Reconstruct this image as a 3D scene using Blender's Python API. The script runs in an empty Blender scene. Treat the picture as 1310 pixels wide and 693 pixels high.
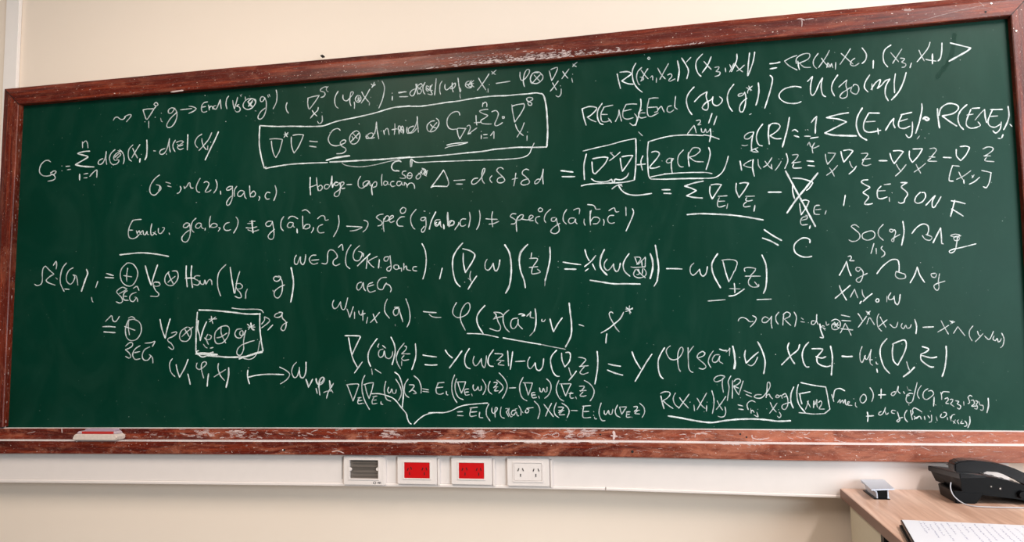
import bpy, bmesh, math, random
from mathutils import Vector, Matrix

# ---------------------------------------------------------------- camera, light, exposure
S = 0.875                                     # metres per solver unit (the board opening is 1.05 m high)
ZB = 0.873                                    # height of the board opening's lower edge above the floor
F = 1000.0
R = Matrix(((0.980421, 0.19613, -0.017552), (-0.035366, 0.087696, -0.995519), (-0.193712, 0.976648, 0.092915)))
CAM = Vector((2.38663 * S, -2.47908 * S, 0.26739 * S + ZB))
scn = bpy.context.scene
col = scn.collection
cd = bpy.data.cameras.new('camera'); cam = bpy.data.objects.new('camera', cd); col.objects.link(cam)
cd.sensor_width = 36.0; cd.lens = 36.0 * F / 1310.0; cd.clip_start = 0.02
m3 = Matrix((R[0], -R[1], -R[2])).transposed()
cam.matrix_world = Matrix.Translation(CAM) @ m3.to_4x4()
scn.camera = cam
scn.view_settings.view_transform = 'Standard'; scn.view_settings.look = 'None'
scn.view_settings.exposure = 0.0; scn.view_settings.gamma = 1.0
scn.view_settings.use_curve_mapping = False
w = bpy.data.worlds.new('room_ambience'); scn.world = w; w.use_nodes = True
w.node_tree.nodes['Background'].inputs[0].default_value = (1.0, 0.93, 0.86, 1)
w.node_tree.nodes['Background'].inputs[1].default_value = 0.13

def area(name, loc, target, sx, sy, power, colr):
    l = bpy.data.lights.new(name, 'AREA'); l.shape = 'RECTANGLE'; l.size = sx; l.size_y = sy
    l.energy = power; l.color = colr
    o = bpy.data.objects.new(name, l); col.objects.link(o); o.location = loc
    o.rotation_euler = (Vector(target) - Vector(loc)).to_track_quat('-Z', 'Y').to_euler()
    return o
area('ceiling_tube_light', (3.55, -1.35, 2.72), (3.55, -1.35, 0), 0.22, 1.5, 60, (1.0, 0.91, 0.86))
area('ceiling_tube_light', (0.75, -1.9, 2.72), (0.75, -1.9, 0), 0.22, 1.5, 54, (1.0, 0.87, 0.73))
area('window_daylight', (4.9, -4.2, 1.65), (2.6, 0.0, 1.35), 2.2, 1.7, 150, (0.82, 0.94, 1.0))

def ray(px, py):
    a, b = (px - 655.0) / F, (py - 346.5) / F
    return Vector((a * R[0][i] + b * R[1][i] + R[2][i] for i in range(3)))
def PX(px, py, y=0.0):                        # the point seen at a pixel on the wall-parallel plane y
    d = ray(px, py); return CAM + d * ((y - CAM.y) / d.y)
def PZ(px, py, z):                            # ... on the horizontal plane z
    d = ray(px, py); return CAM + d * ((z - CAM.z) / d.z)
def PW(px, py, x):                            # ... on the plane x
    d = ray(px, py); return CAM + d * ((x - CAM.x) / d.x)

# ---------------------------------------------------------------- materials
def lin(c): return tuple(((v / 255) / 12.92 if v / 255 <= .04045 else ((v / 255 + .055) / 1.055) ** 2.4) for v in c) + (1,)
class NT:
    def __init__(s, name):
        s.m = bpy.data.materials.new(name); s.m.use_nodes = True; s.t = s.m.node_tree; s.n = s.t.nodes
        s.b = s.n['Principled BSDF']; s.tc = s.n.new('ShaderNodeTexCoord')
    def link(s, a, b): s.t.links.new(a, b)
    def mapping(s, scale, loc=(0, 0, 0), rot=(0, 0, 0)):
        m = s.n.new('ShaderNodeMapping'); m.inputs['Scale'].default_value = scale; m.inputs['Location'].default_value = loc
        m.inputs['Rotation'].default_value = rot
        s.link(s.tc.outputs['Object'], m.inputs['Vector']); return m.outputs[0]
    def noise(s, vec, scale, detail=4, rough=.5, dist=0):
        n = s.n.new('ShaderNodeTexNoise'); n.inputs['Scale'].default_value = scale; n.inputs['Detail'].default_value = detail
        n.inputs['Roughness'].default_value = rough; n.inputs['Distortion'].default_value = dist
        s.link(vec, n.inputs['Vector']); return n.outputs[0]
    def ramp(s, v, stops):
        r = s.n.new('ShaderNodeValToRGB'); e = r.color_ramp.elements
        while len(e) < len(stops): e.new(0.5)
        for i, (p, c) in enumerate(stops):
            e[i].position = p; e[i].color = c if isinstance(c, tuple) else (c, c, c, 1)
        s.link(v, r.inputs[0]); return r.outputs[0]
    def mix(s, fac, a, b):
        m = s.n.new('ShaderNodeMix'); m.data_type = 'RGBA'
        for v, k in ((fac, 0), (a, 6), (b, 7)):
            if hasattr(v, 'links'): s.link(v, m.inputs[k])
            else: m.inputs[k].default_value = v
        return m.outputs[2]
    def math(s, op, a, b=0.0, clamp=False):
        m = s.n.new('ShaderNodeMath'); m.operation = op; m.use_clamp = clamp
        for v, k in ((a, 0), (b, 1)):
            if hasattr(v, 'links'): s.link(v, m.inputs[k])
            else: m.inputs[k].default_value = v
        return m.outputs[0]
    def bump(s, h, strength, dist=.002):
        b = s.n.new('ShaderNodeBump'); b.inputs['Strength'].default_value = strength; b.inputs['Distance'].default_value = dist
        s.link(h, b.inputs['Height']); s.link(b.outputs[0], s.b.inputs['Normal'])
    def set(s, **k):
        for n_, v in k.items():
            i = s.b.inputs[n_.replace('_', ' ')]
            if hasattr(v, 'links'): s.link(v, i)
            else: i.default_value = v
        return s.m

def simple(name, rgb, rough=.5, metal=0., spec=.5, var=.06, scale=30):
    t = NT(name); c = lin(rgb); d = tuple(v * (1 - var * 2) for v in c[:3]) + (1,)
    n = t.noise(t.mapping((1, 1, 1)), scale)
    return t.set(Base_Color=t.mix(n, c, d), Roughness=rough, Metallic=metal, Specular_IOR_Level=spec)

def mat_wall():
    t = NT('painted_wall'); v = t.mapping((1, 1, 1))
    a = t.noise(v, 1.3, 3); b = t.noise(v, 220, 3)
    c = t.mix(a, lin((239, 222, 206)), lin((243, 228, 214)))
    t.bump(b, .12, .001)
    return t.set(Base_Color=c, Roughness=.75, Specular_IOR_Level=.25)

def mat_wood(name, axis, wear=.5, dust=0.):
    t = NT(name)
    sc = (3, 40, 60) if axis == 'x' else (60, 40, 3)
    v = t.mapping(sc); g = t.noise(v, 1.0, 6, .6, .6)
    g2 = t.noise(t.mapping(tuple(a * 3 for a in sc), (3, 1, 2)), 1.2, 4, .6)
    base = t.ramp(g, [(.25, lin((42, 7, 3))), (.5, lin((98, 26, 11))), (.68, lin((146, 60, 34)))])
    base = t.mix(t.ramp(g2, [(.35, 0.55), (.6, 0.)]), base, lin((56, 12, 6)))
    # worn, dusty patches and fine scratches left by chalk
    pv = t.mapping((.45, 1, 1.6) if axis == 'x' else (1.6, 1, .45), (5, 0, 3)); p = t.noise(pv, 20, 6, .7, 1.2)
    patch = t.ramp(p, [(.5, 0.), (.66, wear)])
    base = t.mix(patch, base, lin((182, 108, 80)))
    if dust:                                   # ledge paler to the right: sheen painted into the colour, plus patchy worn varnish
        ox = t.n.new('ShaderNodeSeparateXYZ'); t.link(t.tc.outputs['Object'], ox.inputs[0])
        sheen_wear = t.math('ADD', t.math('MULTIPLY', ox.outputs[0], .2), t.math('MULTIPLY', p, .9))
        base = t.mix(t.ramp(sheen_wear, [(.74, 0.), (1.04, .5)]), base, lin((192, 118, 90)))
    sv = t.mapping((14, 30, 46) if axis == 'x' else (46, 30, 14), (1, 2, 7), (.1, .5, 0)); s_ = t.noise(sv, 1.6, 2, .5, 2.5)
    scr = t.ramp(s_, [(.492, 0.), (.5, .5 * wear + .1), (.508, 0.)])
    base = t.mix(scr, base, lin((226, 205, 195)))
    sp = t.noise(t.mapping((1, 1, 1), (9, 4, 3)), 190, 1, .5); base = t.mix(t.ramp(sp, [(.755, 0.), (.78, .8)]), base, lin((235, 222, 214)))
    # dust lying on every upward face
    ge = t.n.new('ShaderNodeNewGeometry'); sx = t.n.new('ShaderNodeSeparateXYZ'); t.link(ge.outputs['Normal'], sx.inputs[0])
    up = t.ramp(sx.outputs[2], [(.55, 0.), (.8, dust)])
    base = t.mix(t.math('MULTIPLY', up, t.ramp(t.noise(pv, 9, 4), [(.3, .75), (.5, 1.)])), base, lin((246, 244, 246)))
    t.bump(g, .25, .001)
    return t.set(Base_Color=base, Roughness=t.ramp(p, [(.4, .32), (.65, .5)]), Specular_IOR_Level=.34)

def mat_board():
    t = NT('green_writing_surface'); v = t.mapping((1, 1, 1))
    a = t.noise(v, 1.6, 5, .6, .8); b = t.noise(t.mapping((1, 1, .45), (2, 0, 4), (0, .5, 0)), 6, 5, .6, 2.0); c = t.noise(v, 700, 2)
    g = t.mix(a, lin((0, 42, 28)), lin((0, 56, 43)))
    dustw = t.math('MULTIPLY', t.ramp(b, [(.42, 0.), (.8, .045)]), t.ramp(a, [(.3, .4), (.7, 1.)]))
    g = t.mix(dustw, g, lin((120, 160, 146)))
    sp = t.ramp(t.noise(t.mapping((1, 1, 1), (4, 4, 4)), 160, 1, .5), [(.77, 0.), (.8, .45)])
    g = t.mix(sp, g, lin((190, 210, 200)))
    t.bump(c, .15, .0006)
    return t.set(Base_Color=g, Roughness=t.math('ADD', .33, t.math('MULTIPLY', b, .12)), Specular_IOR_Level=.13)

def mat_chalk(name='chalk', rgb=(240, 248, 249), cov=.95):
    t = NT(name); n = t.noise(t.mapping((1, 1, 1)), 520, 2, .6)
    at = t.n.new('ShaderNodeAttribute'); at.attribute_name = 'press'
    al = t.math('MULTIPLY', t.ramp(n, [(.30, .45), (.5, cov)]), at.outputs['Fac'], True)
    return t.set(Base_Color=lin(rgb), Roughness=.95, Specular_IOR_Level=.1, Alpha=al)

def mat_desk():
    t = NT('desk_laminate'); v = t.mapping((38, 2.2, 10)); g = t.noise(v, 1.0, 6, .6, .5)
    g2 = t.noise(t.mapping((120, 5, 10), (3, 2, 1)), 1., 3)
    c = t.ramp(g, [(.3, lin((176, 138, 118))), (.5, lin((204, 168, 148))), (.7, lin((222, 192, 174)))])
    c = t.mix(t.ramp(g2, [(.4, .35), (.55, 0.)]), c, lin((164, 126, 106)))
    return t.set(Base_Color=c, Roughness=.36, Specular_IOR_Level=.5)

M = dict(
    wall=mat_wall(), woodx=mat_wood('mahogany_rail_across', 'x', .22), woodz=mat_wood('mahogany_rail_upright', 'z', .25),
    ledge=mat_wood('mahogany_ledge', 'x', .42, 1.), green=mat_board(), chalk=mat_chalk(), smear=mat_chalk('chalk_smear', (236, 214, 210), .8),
    plastic=simple('white_plastic', (236, 226, 222), .38, var=.03), duct=simple('duct_plastic', (250, 242, 238), .45, var=.03),
    red=simple('red_plastic', (205, 6, 14), .35, var=.05), dark=simple('dark_slot', (22, 18, 20), .7),
    grey=simple('zinc_grey', (150, 140, 132), .4, .6), black=simple('black_plastic', (5, 5, 7), .42, var=.1, spec=.14), lid=simple('black_gloss', (6, 6, 10), .24, spec=.3),
    alu=simple('brushed_aluminium', (200, 208, 222), .32, .35), cream=simple('cream_panel', (214, 203, 180), .6, var=.04),
    desk=mat_desk(), edge=simple('brown_edge_band', (128, 92, 76), .5, scale=90), felt=simple('dusty_felt', (224, 208, 198), .95, var=.12, scale=160),
    paper=simple('white_paper', (203, 206, 216), .8, var=.01), ink=simple('pencil_grey', (120, 124, 160), .8), floor=simple('grey_vinyl', (120, 112, 104), .5),
    cord=simple('grey_cord', (180, 182, 190), .4), screw=simple('steel_screw', (200, 190, 180), .35, .8), clean=mat_chalk('wiped_streak', (6, 50, 36), .4),
    text=simple('printed_grey', (70, 66, 72), .6))

# chalk strokes: G = formula, T = origin of the sketch tile, then one pen stroke per line (w = width)
STROKES = '''
G formula in white chalk along the top left, under the frame
T 130 90
98 418 112 396 135 392 155 408 180 410 200 390
192 388 225 372 247 372 240 392 208 430
348 335 372 408 382 410 438 325
345 332 380 324 438 322
438 322 455 300 438 285 458 268 472 288 455 300
448 392 449 393
500 358 501 359
362 430 364 431
395 425 394 455 396 482 w1
495 400 500 425 510 432 w1
612 318 585 314 562 330 560 355 580 360 600 340 612 318
612 318 628 345 630 390 612 440 580 475 550 475 548 450 575 405 608 372 632 350
660 330 700 326 755 320
732 300 765 305 792 320 770 342 730 360
888 264 860 270 842 290 836 325 845 348 865 350 882 342
842 308 872 302
895 290 900 310 902 332
900 318 915 300 928 305 932 325 938 322
958 295 940 300 938 318 955 325 968 310 995 245
995 245 998 290 1002 322
1065 215 1048 240 1042 285 1050 322
1098 252 1104 290 1112 322
1112 322 1128 270 1140 225
1150 285 1130 300 1150 305 1162 325 1150 345 1130 348 1118 335
1160 205 1168 220 w1
1175 200 1165 215 w1
1203 222 1206 248
1240 215 1242 216
1285 250 1255 235 1215 245 1188 278 1190 310 1225 328 1265 310 1290 270 1280 248
1225 260 1240 290 1262 305
1268 250 1240 285 1232 302
1255 265 1250 290
1040 428 1041 429
866 210 867 211
1210 380 1212 382 w1
1285 338 1295 342 w1
T 320 80
-20 330 10 305 42 310 45 340 20 375 -5 390
-10 335 10 360 20 365
20 330 0 345 -15 365
120 292 100 285 85 300 88 325 105 325 125 295
120 292 135 330 132 400 110 455 80 475 65 455 90 410 128 380
148 272 152 290 w1
158 265 166 285 w1
218 230 225 270 220 330 192 388
310 335 300 365 305 400 322 424
40 405 48 402 w1
485 300 482 340 490 385 496 390
482 298 530 284 578 275
578 275 550 320 498 390
645 205 620 205 590 225 592 240 620 248 628 265 615 285 592 292
655 200 640 215 640 235 655 245 w1
520 400 535 425 560 448
570 375 565 400 530 435 505 466
600 415 601 416
603 445 605 485 592 508 575 510 565 492
738 240 715 280 708 325 718 365 738 382
778 270 778 300 792 318 815 318 840 290 862 262 862 245 845 248 838 280 835 330 845 362
872 330 875 355 873 385
900 275 882 300 888 325 910 332 928 310 925 282 905 275
898 295 922 325
925 290 898 320
908 285 912 330
935 245 950 275 972 305 995 330
1003 222 965 290 930 340
1000 335 998 358
1010 290 1012 291
1015 180 1030 192 1050 188
1040 165 1032 190 1020 210
1020 205 1048 180
1072 152 1074 154 w1
1105 155 1122 190 1125 230 1108 310 1078 382
1190 255 1191 256
1192 285 1190 315
1243 250 1310 245
1252 286 1310 286
460 205 461 206 w1
T 490 70
75 322 76 323
78 348 78 378
132 322 185 308
140 352 208 350
270 285 240 300 225 325 238 345 262 330 285 245
275 245 285 300 292 332
320 240 292 258 292 275 318 290 322 310 305 328 295 322
320 240 330 258 312 275 300 290
352 232 335 270 338 310 352 330
385 270 365 260 362 290 375 305 400 270 412 250
368 280 395 300 415 298
395 260 400 300 412 330 400 335 375 328
445 200 440 260 432 338
495 222 478 250 475 300 482 332
520 248 518 275 530 295 555 280 590 245
590 245 605 238 605 260 590 280 565 285
580 235 580 280 588 312
628 195 635 250 645 312
645 312 652 300 648 280
725 220 700 230 690 255 705 275 735 275 745 250 735 225
705 245 720 265 745 270
740 215 715 260
760 215 735 245 762 270
695 250 760 240 w1
800 195 825 240 862 295
888 160 850 220 790 298
890 250 891 251
880 285 880 315
910 140 925 155 942 165
948 128 930 145 912 162
948 240 1000 232 1065 222
1148 145 1148 185 1162 215 1195 195 1225 150 1225 125 1205 125 1185 160 1175 220 1185 268
1300 150 1255 155 1235 200 1240 235 1265 240
645 325 645 350 650 365 w1
T 600 60
610 235 590 212 550 212 520 240 515 280 540 305 580 302 615 270 618 240 605 228
545 235 575 268 598 292
598 230 560 270 530 305
672 200 682 240 692 282
692 282 720 235 742 180 730 172 685 190
785 205 805 235 828 262
838 185 815 215 778 266
870 142 880 155 900 165
906 128 885 145 868 165
868 228 869 229
860 262 868 296
700 300 715 330 732 360
748 285 715 330 680 372
765 325 766 326
772 350 770 395 750 418 728 408
G boxed formula in white chalk, nabla star nabla, with its box and brackets
T 325 130
48 205 44 280 45 370 60 460 85 555 w2.2
48 200 80 203 200 208 320 206 440 208 545 206 590 200 660 175 720 158 850 132 1000 98 1120 62 1200 44 1310 36 w2
85 555 100 545 95 560 130 552 200 540 300 525 420 517 520 513 615 510 w2
635 506 760 500 900 492 1000 487 1100 481 1200 472 1310 464 w2.4
130 314 180 310 235 315
145 330 150 380 165 440 182 468
182 468 210 420 228 360 238 318
250 300 265 280 285 258
260 255 268 280 280 295
250 275 285 272
312 295 312 350 322 400 335 430
325 282 370 275 415 278
415 278 395 330 365 390 335 430
465 330 500 334 532 336
465 372 490 376 520 380
722 240 700 225 660 240 630 285 622 320 640 355 680 370 715 365
715 365 760 345 768 325 745 322 722 345 735 372 765 390 768 412 740 432 692 436
605 492 625 485 700 465 800 452 w2.4
605 494 640 480 720 468 804 455 w1.5
850 245 815 270 800 310 810 345 835 355 865 340 885 300 885 265 865 245 850 245
825 262 850 290 865 310
880 262 845 300 808 338
820 290 835 320 w1
940 280 940 305 955 308 985 300 1000 275 985 262 960 270 950 290 975 308 1010 300
1010 270 1020 220 1025 170
1025 170 1030 230 1045 312
1065 245 1066 246
1085 240 1092 275
1090 250 1110 225 1122 230 1128 260 1132 278
1180 185 1180 230 1175 275
1155 235 1195 228
1215 235 1215 270
1215 250 1232 228 1245 240 1250 268
1272 158 1273 159
880 185 881 186
735 510 760 530 820 542 900 545 1000 532 1100 508 1180 490 1215 488 1232 505 w1
1215 495 1180 505 1155 535 1160 570 1185 582 1215 578
T 510 120
-5 112 60 105 140 104 200 102 300 88 400 72 500 60 600 42 700 28 800 18 900 15 1000 6 1080 0 1150 -8 1195 0 w2
1195 -4 1215 15 1230 70 1240 140 1245 220 1248 320 1242 440 w2.6
1240 445 1150 448 1000 448 880 458 800 465 700 482 570 494 w2.2
570 494 400 512 250 524 100 533 -10 542 w1.8
-5 552 10 562 20 572 w1
-5 300 0 270 15 275 20 320 25 325
20 290 30 270 40 285 42 325
58 222 59 223
70 280 68 318 75 330
75 330 100 325 130 290 155 225 155 190
125 270 95 280 80 300 90 328 125 320 150 290
155 190 158 250 165 322
300 225 270 232 240 262 240 300 265 318 305 305 335 260 335 225 315 205
265 255 290 280 318 285
320 240 290 275 265 312
512 178 505 155 480 148 440 165 410 205 405 250 420 285 450 298 480 295
485 300 500 288 550 290 565 290
490 300 498 345 512 378
512 378 540 330 562 288
572 272 590 262 600 275 598 295 580 335
580 338 600 325 655 285
580 335 605 332
648 180 650 230 655 262
632 242 690 238
705 75 702 108
705 85 725 70 738 80 738 108
748 130 715 132 678 145 705 165 745 180 725 200 690 222 695 245 730 252 778 252
780 150 815 140 835 165 825 205 805 250 815 268 845 258 870 240
868 190 885 192 885 202 870 204 868 190
692 315 693 316
692 345 692 378
710 342 742 340
712 370 745 368
770 350 785 330 798 315 798 345 798 375
948 90 955 150 972 235
950 105 985 92 1050 82
1050 82 1052 110 1020 170 972 238
1070 42 1090 30 1120 35 1120 50 1085 72 1090 95 1110 95 1115 78 1080 60 1070 42
978 255 990 290 1015 325 1045 350
1052 242 1030 300 992 362
1080 320 1081 321
1076 350 1075 390
402 430 450 418 500 412 580 406 w1.6
388 455 430 440 500 428 575 410 w1.6
100 612 98 570 105 545 120 555 145 572 200 574 300 568 400 565 600 558 800 552 900 548 1000 540 1060 525 1095 500 1115 455 1135 412 w1.5
108 610 112 570 110 550 w1.5
G formula in white chalk at the left, C rho defined as a sum over i
T 40 160
162 308 140 295 110 302 80 335 68 375 75 405 105 425 145 425 170 415
165 400 185 385 205 385 205 398 185 415 165 410 162 395
175 410 195 425 200 445 180 462 138 470
256 342 257 343
256 382 257 383
290 346 325 343
302 374 330 370
428 140 430 190
430 155 455 132 470 150 475 192
490 218 440 222 388 238 430 250 475 265 440 290 370 330 w2
370 332 430 345 525 350 w2.4
405 410 405 460 w2
440 410 475 404
440 442 468 440
490 430 515 400 548 375 550 405 548 438
600 280 570 295 560 320 575 330 600 315 620 270 628 220
628 220 625 280 632 330
702 205 670 235 655 275 665 315 690 335
745 220 710 240 690 270 700 295 725 290 735 300 715 325 690 330
700 270 740 235 748 250 715 280
740 205 770 240 778 290 770 325
725 215 760 220 w1
852 165 820 200 812 245 820 285 840 302
850 195 870 240 890 275
910 162 880 210 842 275
922 245 923 246
912 280 908 310 w2.2
968 125 970 200 965 260 952 290 w2.2
1025 215 1042 217
1120 195 1085 210 1075 235 1090 245 1115 235 1140 190 1158 112
1158 112 1155 170 1165 225
1132 240 1133 245
1208 125 1188 160 1190 195 1205 222
1215 145 1250 132 1275 140 1245 165 1225 185 1245 205 1275 195
1270 165 1240 175 1225 160
672 352 673 353 w1
525 500 526 501 w1
T 180 155
395 112 393 180 390 240 w2
512 108 475 135 455 175 462 205 478 222
512 145 515 175 530 215 550 238
595 95 570 150 530 200 488 246
585 175 586 176
562 205 560 240
652 88 620 160 580 240 540 325 w2
G formula in white chalk, G equals, with g of a b c, at the left
T 180 155
158 450 120 480 85 530 75 580 90 612 120 618 150 590 170 565 160 540 130 532
158 540 160 560 148 580
210 510 232 516 250 522
225 542 255 550
330 545 338 565 325 595 305 605
362 560 375 555 390 540 400 520 412 515 415 545 425 560 440 560
362 545 370 565
498 478 475 520 465 560 475 590 495 595
530 515 550 505 572 520 562 550 540 590 565 592 590 575
628 490 640 525 635 565 612 602
668 585 670 612
765 545 740 548 720 565 722 578 745 575 768 555
768 545 770 600 765 650 745 695 725 705 720 680 745 640 765 625
805 545 785 580 785 630
870 590 840 580 815 600 815 625 840 628 868 595
868 595 872 630 885 648
912 540 915 600 920 635
920 610 945 585 962 605 950 630 920 632
990 630 998 640 988 665
1085 600 1060 595 1042 625 1055 652 1080 650
1125 538 1135 570 1135 610 1115 665
1205 595 1206 596 w1
G handwriting in white chalk reading Hodge-Laplacian with a delta formula
T 385 190
78 240 76 310 80 388 w2
130 242 135 300 145 352
70 325 100 315 135 300
145 352 165 350 180 325 165 305 145 320
235 305 210 300 195 320 205 338 230 330 250 290 260 230
260 230 258 280 265 325 w2.2
265 325 275 295 290 285 310 285
310 285 290 280 280 305 300 310 325 285
325 285 330 330 320 385 300 402 280 395 285 370 320 345 335 320
335 320 360 295 355 280 335 285 332 315 345 335 368 330
385 302 425 300 w2
500 232 480 270 482 315 505 332 530 322 560 290 575 275
575 275 550 270 522 290 525 315 550 312 575 285 580 310 590 315
598 300 592 340 598 388 w2
598 300 620 278 635 285 630 315 605 325
680 215 675 260 678 310
724 278 702 272 692 292 702 308 720 300 728 280
728 280 730 300 742 302
780 274 758 278 750 298 764 318 790 312
836 276 812 276 802 298 816 312 836 302 844 280
844 280 848 302 860 306
866 284 868 308 w1.3
872 284 886 300 890 325
890 310 910 290 935 290 950 310 952 335
822 190 800 182 790 188 760 165 765 130 795 105 840 108
880 188 855 192 848 212 872 228 875 245 850 250 830 245
905 205 890 225 895 248 918 250 932 225 920 202 900 205
895 228 932 226
1015 195 985 215 965 235 970 255 990 250 1005 225 985 205
1000 200 1020 175 1035 190 1020 215 1010 200
1015 165 1045 180 1030 200 1050 190 1062 185
1030 215 1055 195 1045 225 1030 215 1052 230
1195 180 1150 245 1090 325 w2
1195 180 1220 230 1238 290 1225 315
1090 325 1120 315 1225 318 w2
700 605 701 606 w1
T 540 185
265 300 310 298 360 294
285 330 338 330
468 280 435 285 415 308 420 330 450 325 490 285 520 230 525 200 510 205 500 250 505 300 522 325
585 260 568 280 570 300 585 318
680 205 665 192 640 195 625 215 640 235 680 275 692 300 670 318 640 318 628 300 640 280 675 268
785 238 778 290 768 345
755 290 800 280
895 212 870 205 845 220 840 245 870 270 898 305 890 328 850 338 828 325 845 300 890 285
990 290 965 290 942 315 950 328 975 315 1000 270 1015 205
1015 205 1010 270 1015 330
1162 218 1210 225 1265 230 w2
1175 268 1230 270 1280 267 w2
G formula in white chalk on g of a b c, in the middle of the left half
T 150 250
202 200 165 202 130 208
130 208 105 255 92 310 100 350 130 362 160 350 185 325
100 290 130 290
160 295 168 325
165 318 185 295 192 320 205 325
192 315 215 295 220 325 235 328 250 300 252 325 265 328
290 235 280 290 285 330 300 330 320 300
300 310 330 328
345 275 345 310 365 318 390 290 395 270 378 268
435 315 438 325 w2.2
605 235 580 230 555 250 558 268 585 265 605 240
605 235 612 290 605 350 580 388 548 382 542 350 575 310 605 290
660 190 630 220 620 260 628 295 642 308
705 238 680 230 658 250 660 270 685 272 705 245
705 245 705 265 722 278
738 272 735 292
782 172 772 220 775 268
775 265 800 235 832 240 835 258 805 268 782 262
850 270 862 275 845 300
940 225 910 235 892 265 905 290 935 292 950 285
995 180 1012 210 1005 260 975 315
1110 218 1155 215
1092 235 1140 232 w1
1078 270 1125 272 1170 262
1095 288 1140 300 1185 288
1128 208 1132 260 1138 312 w2
662 58 663 59 w1
T 320 245
180 248 150 250 130 270 140 290 170 285 185 255
185 248 195 300 200 360 190 395 165 398 150 375 170 345 205 315
282 208 260 245 258 300 278 328
320 228 335 210 365 208 400 228
360 262 330 258 312 280 318 300 345 298 362 270
362 262 360 290 372 298
392 312 395 345 w2.2
435 162 460 152 480 160 502 182
440 205 440 260 445 312
445 310 465 278 495 275 500 295 475 312 450 310
530 300 528 318 512 345
565 228 590 205 615 202 625 215 630 240 655 235
608 275 575 290 565 320 580 345 620 342
740 200 745 260 730 320 698 378
808 290 860 292 938 296 w1.6
838 330 890 322 938 300
952 240 980 250 988 275 970 315 945 338
1115 188 1080 195 1058 215 1080 235 1105 255 1100 278 1070 288
1120 225 1115 280 1122 335
1122 235 1140 205 1160 205 1165 225 1150 245 1125 250
1150 245 1200 215 1195 200 1175 210 1165 240 1180 258 1210 245
1295 210 1260 215 1230 250 1240 285 1282 290
1280 132 1258 155 1268 182 1295 175 1305 145 1285 132
1105 312 1106 313
T 385 190
965 508 925 560 920 610 935 655 955 675
1030 523 1040 525
1078 540 1079 541
1040 575 1010 580 1005 600 1030 602 1045 575
1045 575 1048 640 1035 688 1015 700 1010 680 1035 650
1130 530 1095 600 1075 675 w2
1165 595 1130 600 1120 630 1135 650 1160 630 1168 605 1170 645 1180 660
1195 635 1200 670 w2.2
1232 535 1235 600 1240 655
1238 640 1265 605 1285 615 1275 640 1245 650
1300 660 1290 680
T 560 240
-8 290 -20 300 0 312 15 285 18 305 25 312 w1.5
50 310 52 345 w2.2
82 205 80 260 85 318
85 300 110 275 135 285 130 308 105 315 88 312
175 290 175 305 155 335
235 262 205 262 188 285 192 318 215 322 235 310
265 205 272 260 258 332
348 190 355 240 345 310 325 350
460 200 452 250 460 328
402 260 450 264 500 265
430 305 470 300 510 282
655 220 625 218 608 240 630 255 655 275 645 300 615 305
672 240 658 290 662 368
665 260 690 230 715 228 712 250 690 270 670 272
700 262 750 270 780 260 800 240 780 230 765 250 770 275 800 275
855 240 825 250 820 280 840 302
860 168 842 182 850 200 872 198 878 180 860 168
945 180 905 220 892 265 905 292
985 250 955 255 955 280 980 280 995 255
995 255 1000 290 1015 330 1015 365 985 385 950 375 950 355 980 325 1025 298
1080 182 1055 225 1052 275 1078 305
1145 255 1110 255 1095 280 1110 300 1140 290 1155 262 1155 290 1168 302
1138 188 1165 175 1188 178 1185 220
1228 262 1225 290 1235 315
1255 140 1305 148
1278 195 1275 250 1280 315
T 680 230
500 255 492 300 492 360
492 350 520 315 555 315 572 335 550 365 515 368
470 208 510 210 530 225 540 245 575 245
602 330 608 350 603 382
648 258 675 240 695 235 700 255 710 270 732 265
690 298 655 300 638 325 645 355 670 365 695 358
790 228 792 300
845 242 855 270 840 320 792 428 w2
G formula in white chalk at the left edge, Omega one of G as a direct sum
T 150 250
22 497 80 490 200 480 320 490 430 510 w2.2
T 40 310
28 350 50 362 80 350 92 320 92 260 100 215 120 198
120 198 155 235 190 265
190 265 150 290 125 318 145 338 200 358
185 192 208 158 212 190 208 222
295 172 262 215 245 280 245 345 275 410
350 212 315 235 295 280 298 325 325 350 350 330 365 290 350 272
350 272 378 285 390 358
280 390 318 393
205 295 218 308 w1
462 225 472 260 450 320 420 410 w2.2
558 325 540 378
630 260 688 278 w2
620 293 690 297 w2
800 175 760 215 745 270 760 330 800 362 845 360 880 310 892 250 870 200 840 175 800 172
808 215 800 270 800 325
775 278 842 288
955 195 975 270 1002 355 w2.2
1058 188 1030 270 1005 358 w2
1075 335 1040 330 1022 345 1030 365 1065 365 1080 350 1065 335 1042 335
1022 360 1040 400 1068 430 1055 452 998 450
1155 245 1125 280 1120 330 1150 360 1190 355 1225 310 1230 265 1215 240 1180 240
1148 255 1165 300 1190 345
1205 285 1165 315 1145 335
792 385 765 375 735 390 715 412 730 435 755 460 765 490 745 508 712 498
735 430 790 400 800 385
805 405 780 420 770 455 780 482 815 485
775 450 800 452
880 418 845 430 825 455 830 485 855 495 880 465
868 458 885 465 892 495
855 385 885 368 902 402
505 460 510 490 518 500 w1
T 220 310
120 195 118 270 128 372 w2
165 195 160 280 172 378 w2
112 300 155 298 190 300 w2
235 280 200 280 185 300 215 318 232 335 215 358 180 350
235 320 240 345 265 350 275 315 285 350 300 325 315 310 330 320 335 355
452 185 400 240 382 300 385 380 408 448
488 208 500 300 522 425 w2
568 242 545 320 528 425
535 345 570 345 590 365 580 385 545 390 535 370
545 395 570 420 582 455 560 465 528 450
632 390 618 425 618 470
900 292 865 285 850 305 868 325 895 320 912 290 890 280
905 290 925 340 920 420 890 465 860 450 860 410 900 375 945 355
998 210 1010 270 1018 340 1010 420 995 500 w2.4
846 400 848 410 w1
T 120 390
98 138 130 105 150 90 160 130 185 138 215 95
75 182 130 180 180 185 w2
85 225 180 232 w2
290 110 318 98 345 115
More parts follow.
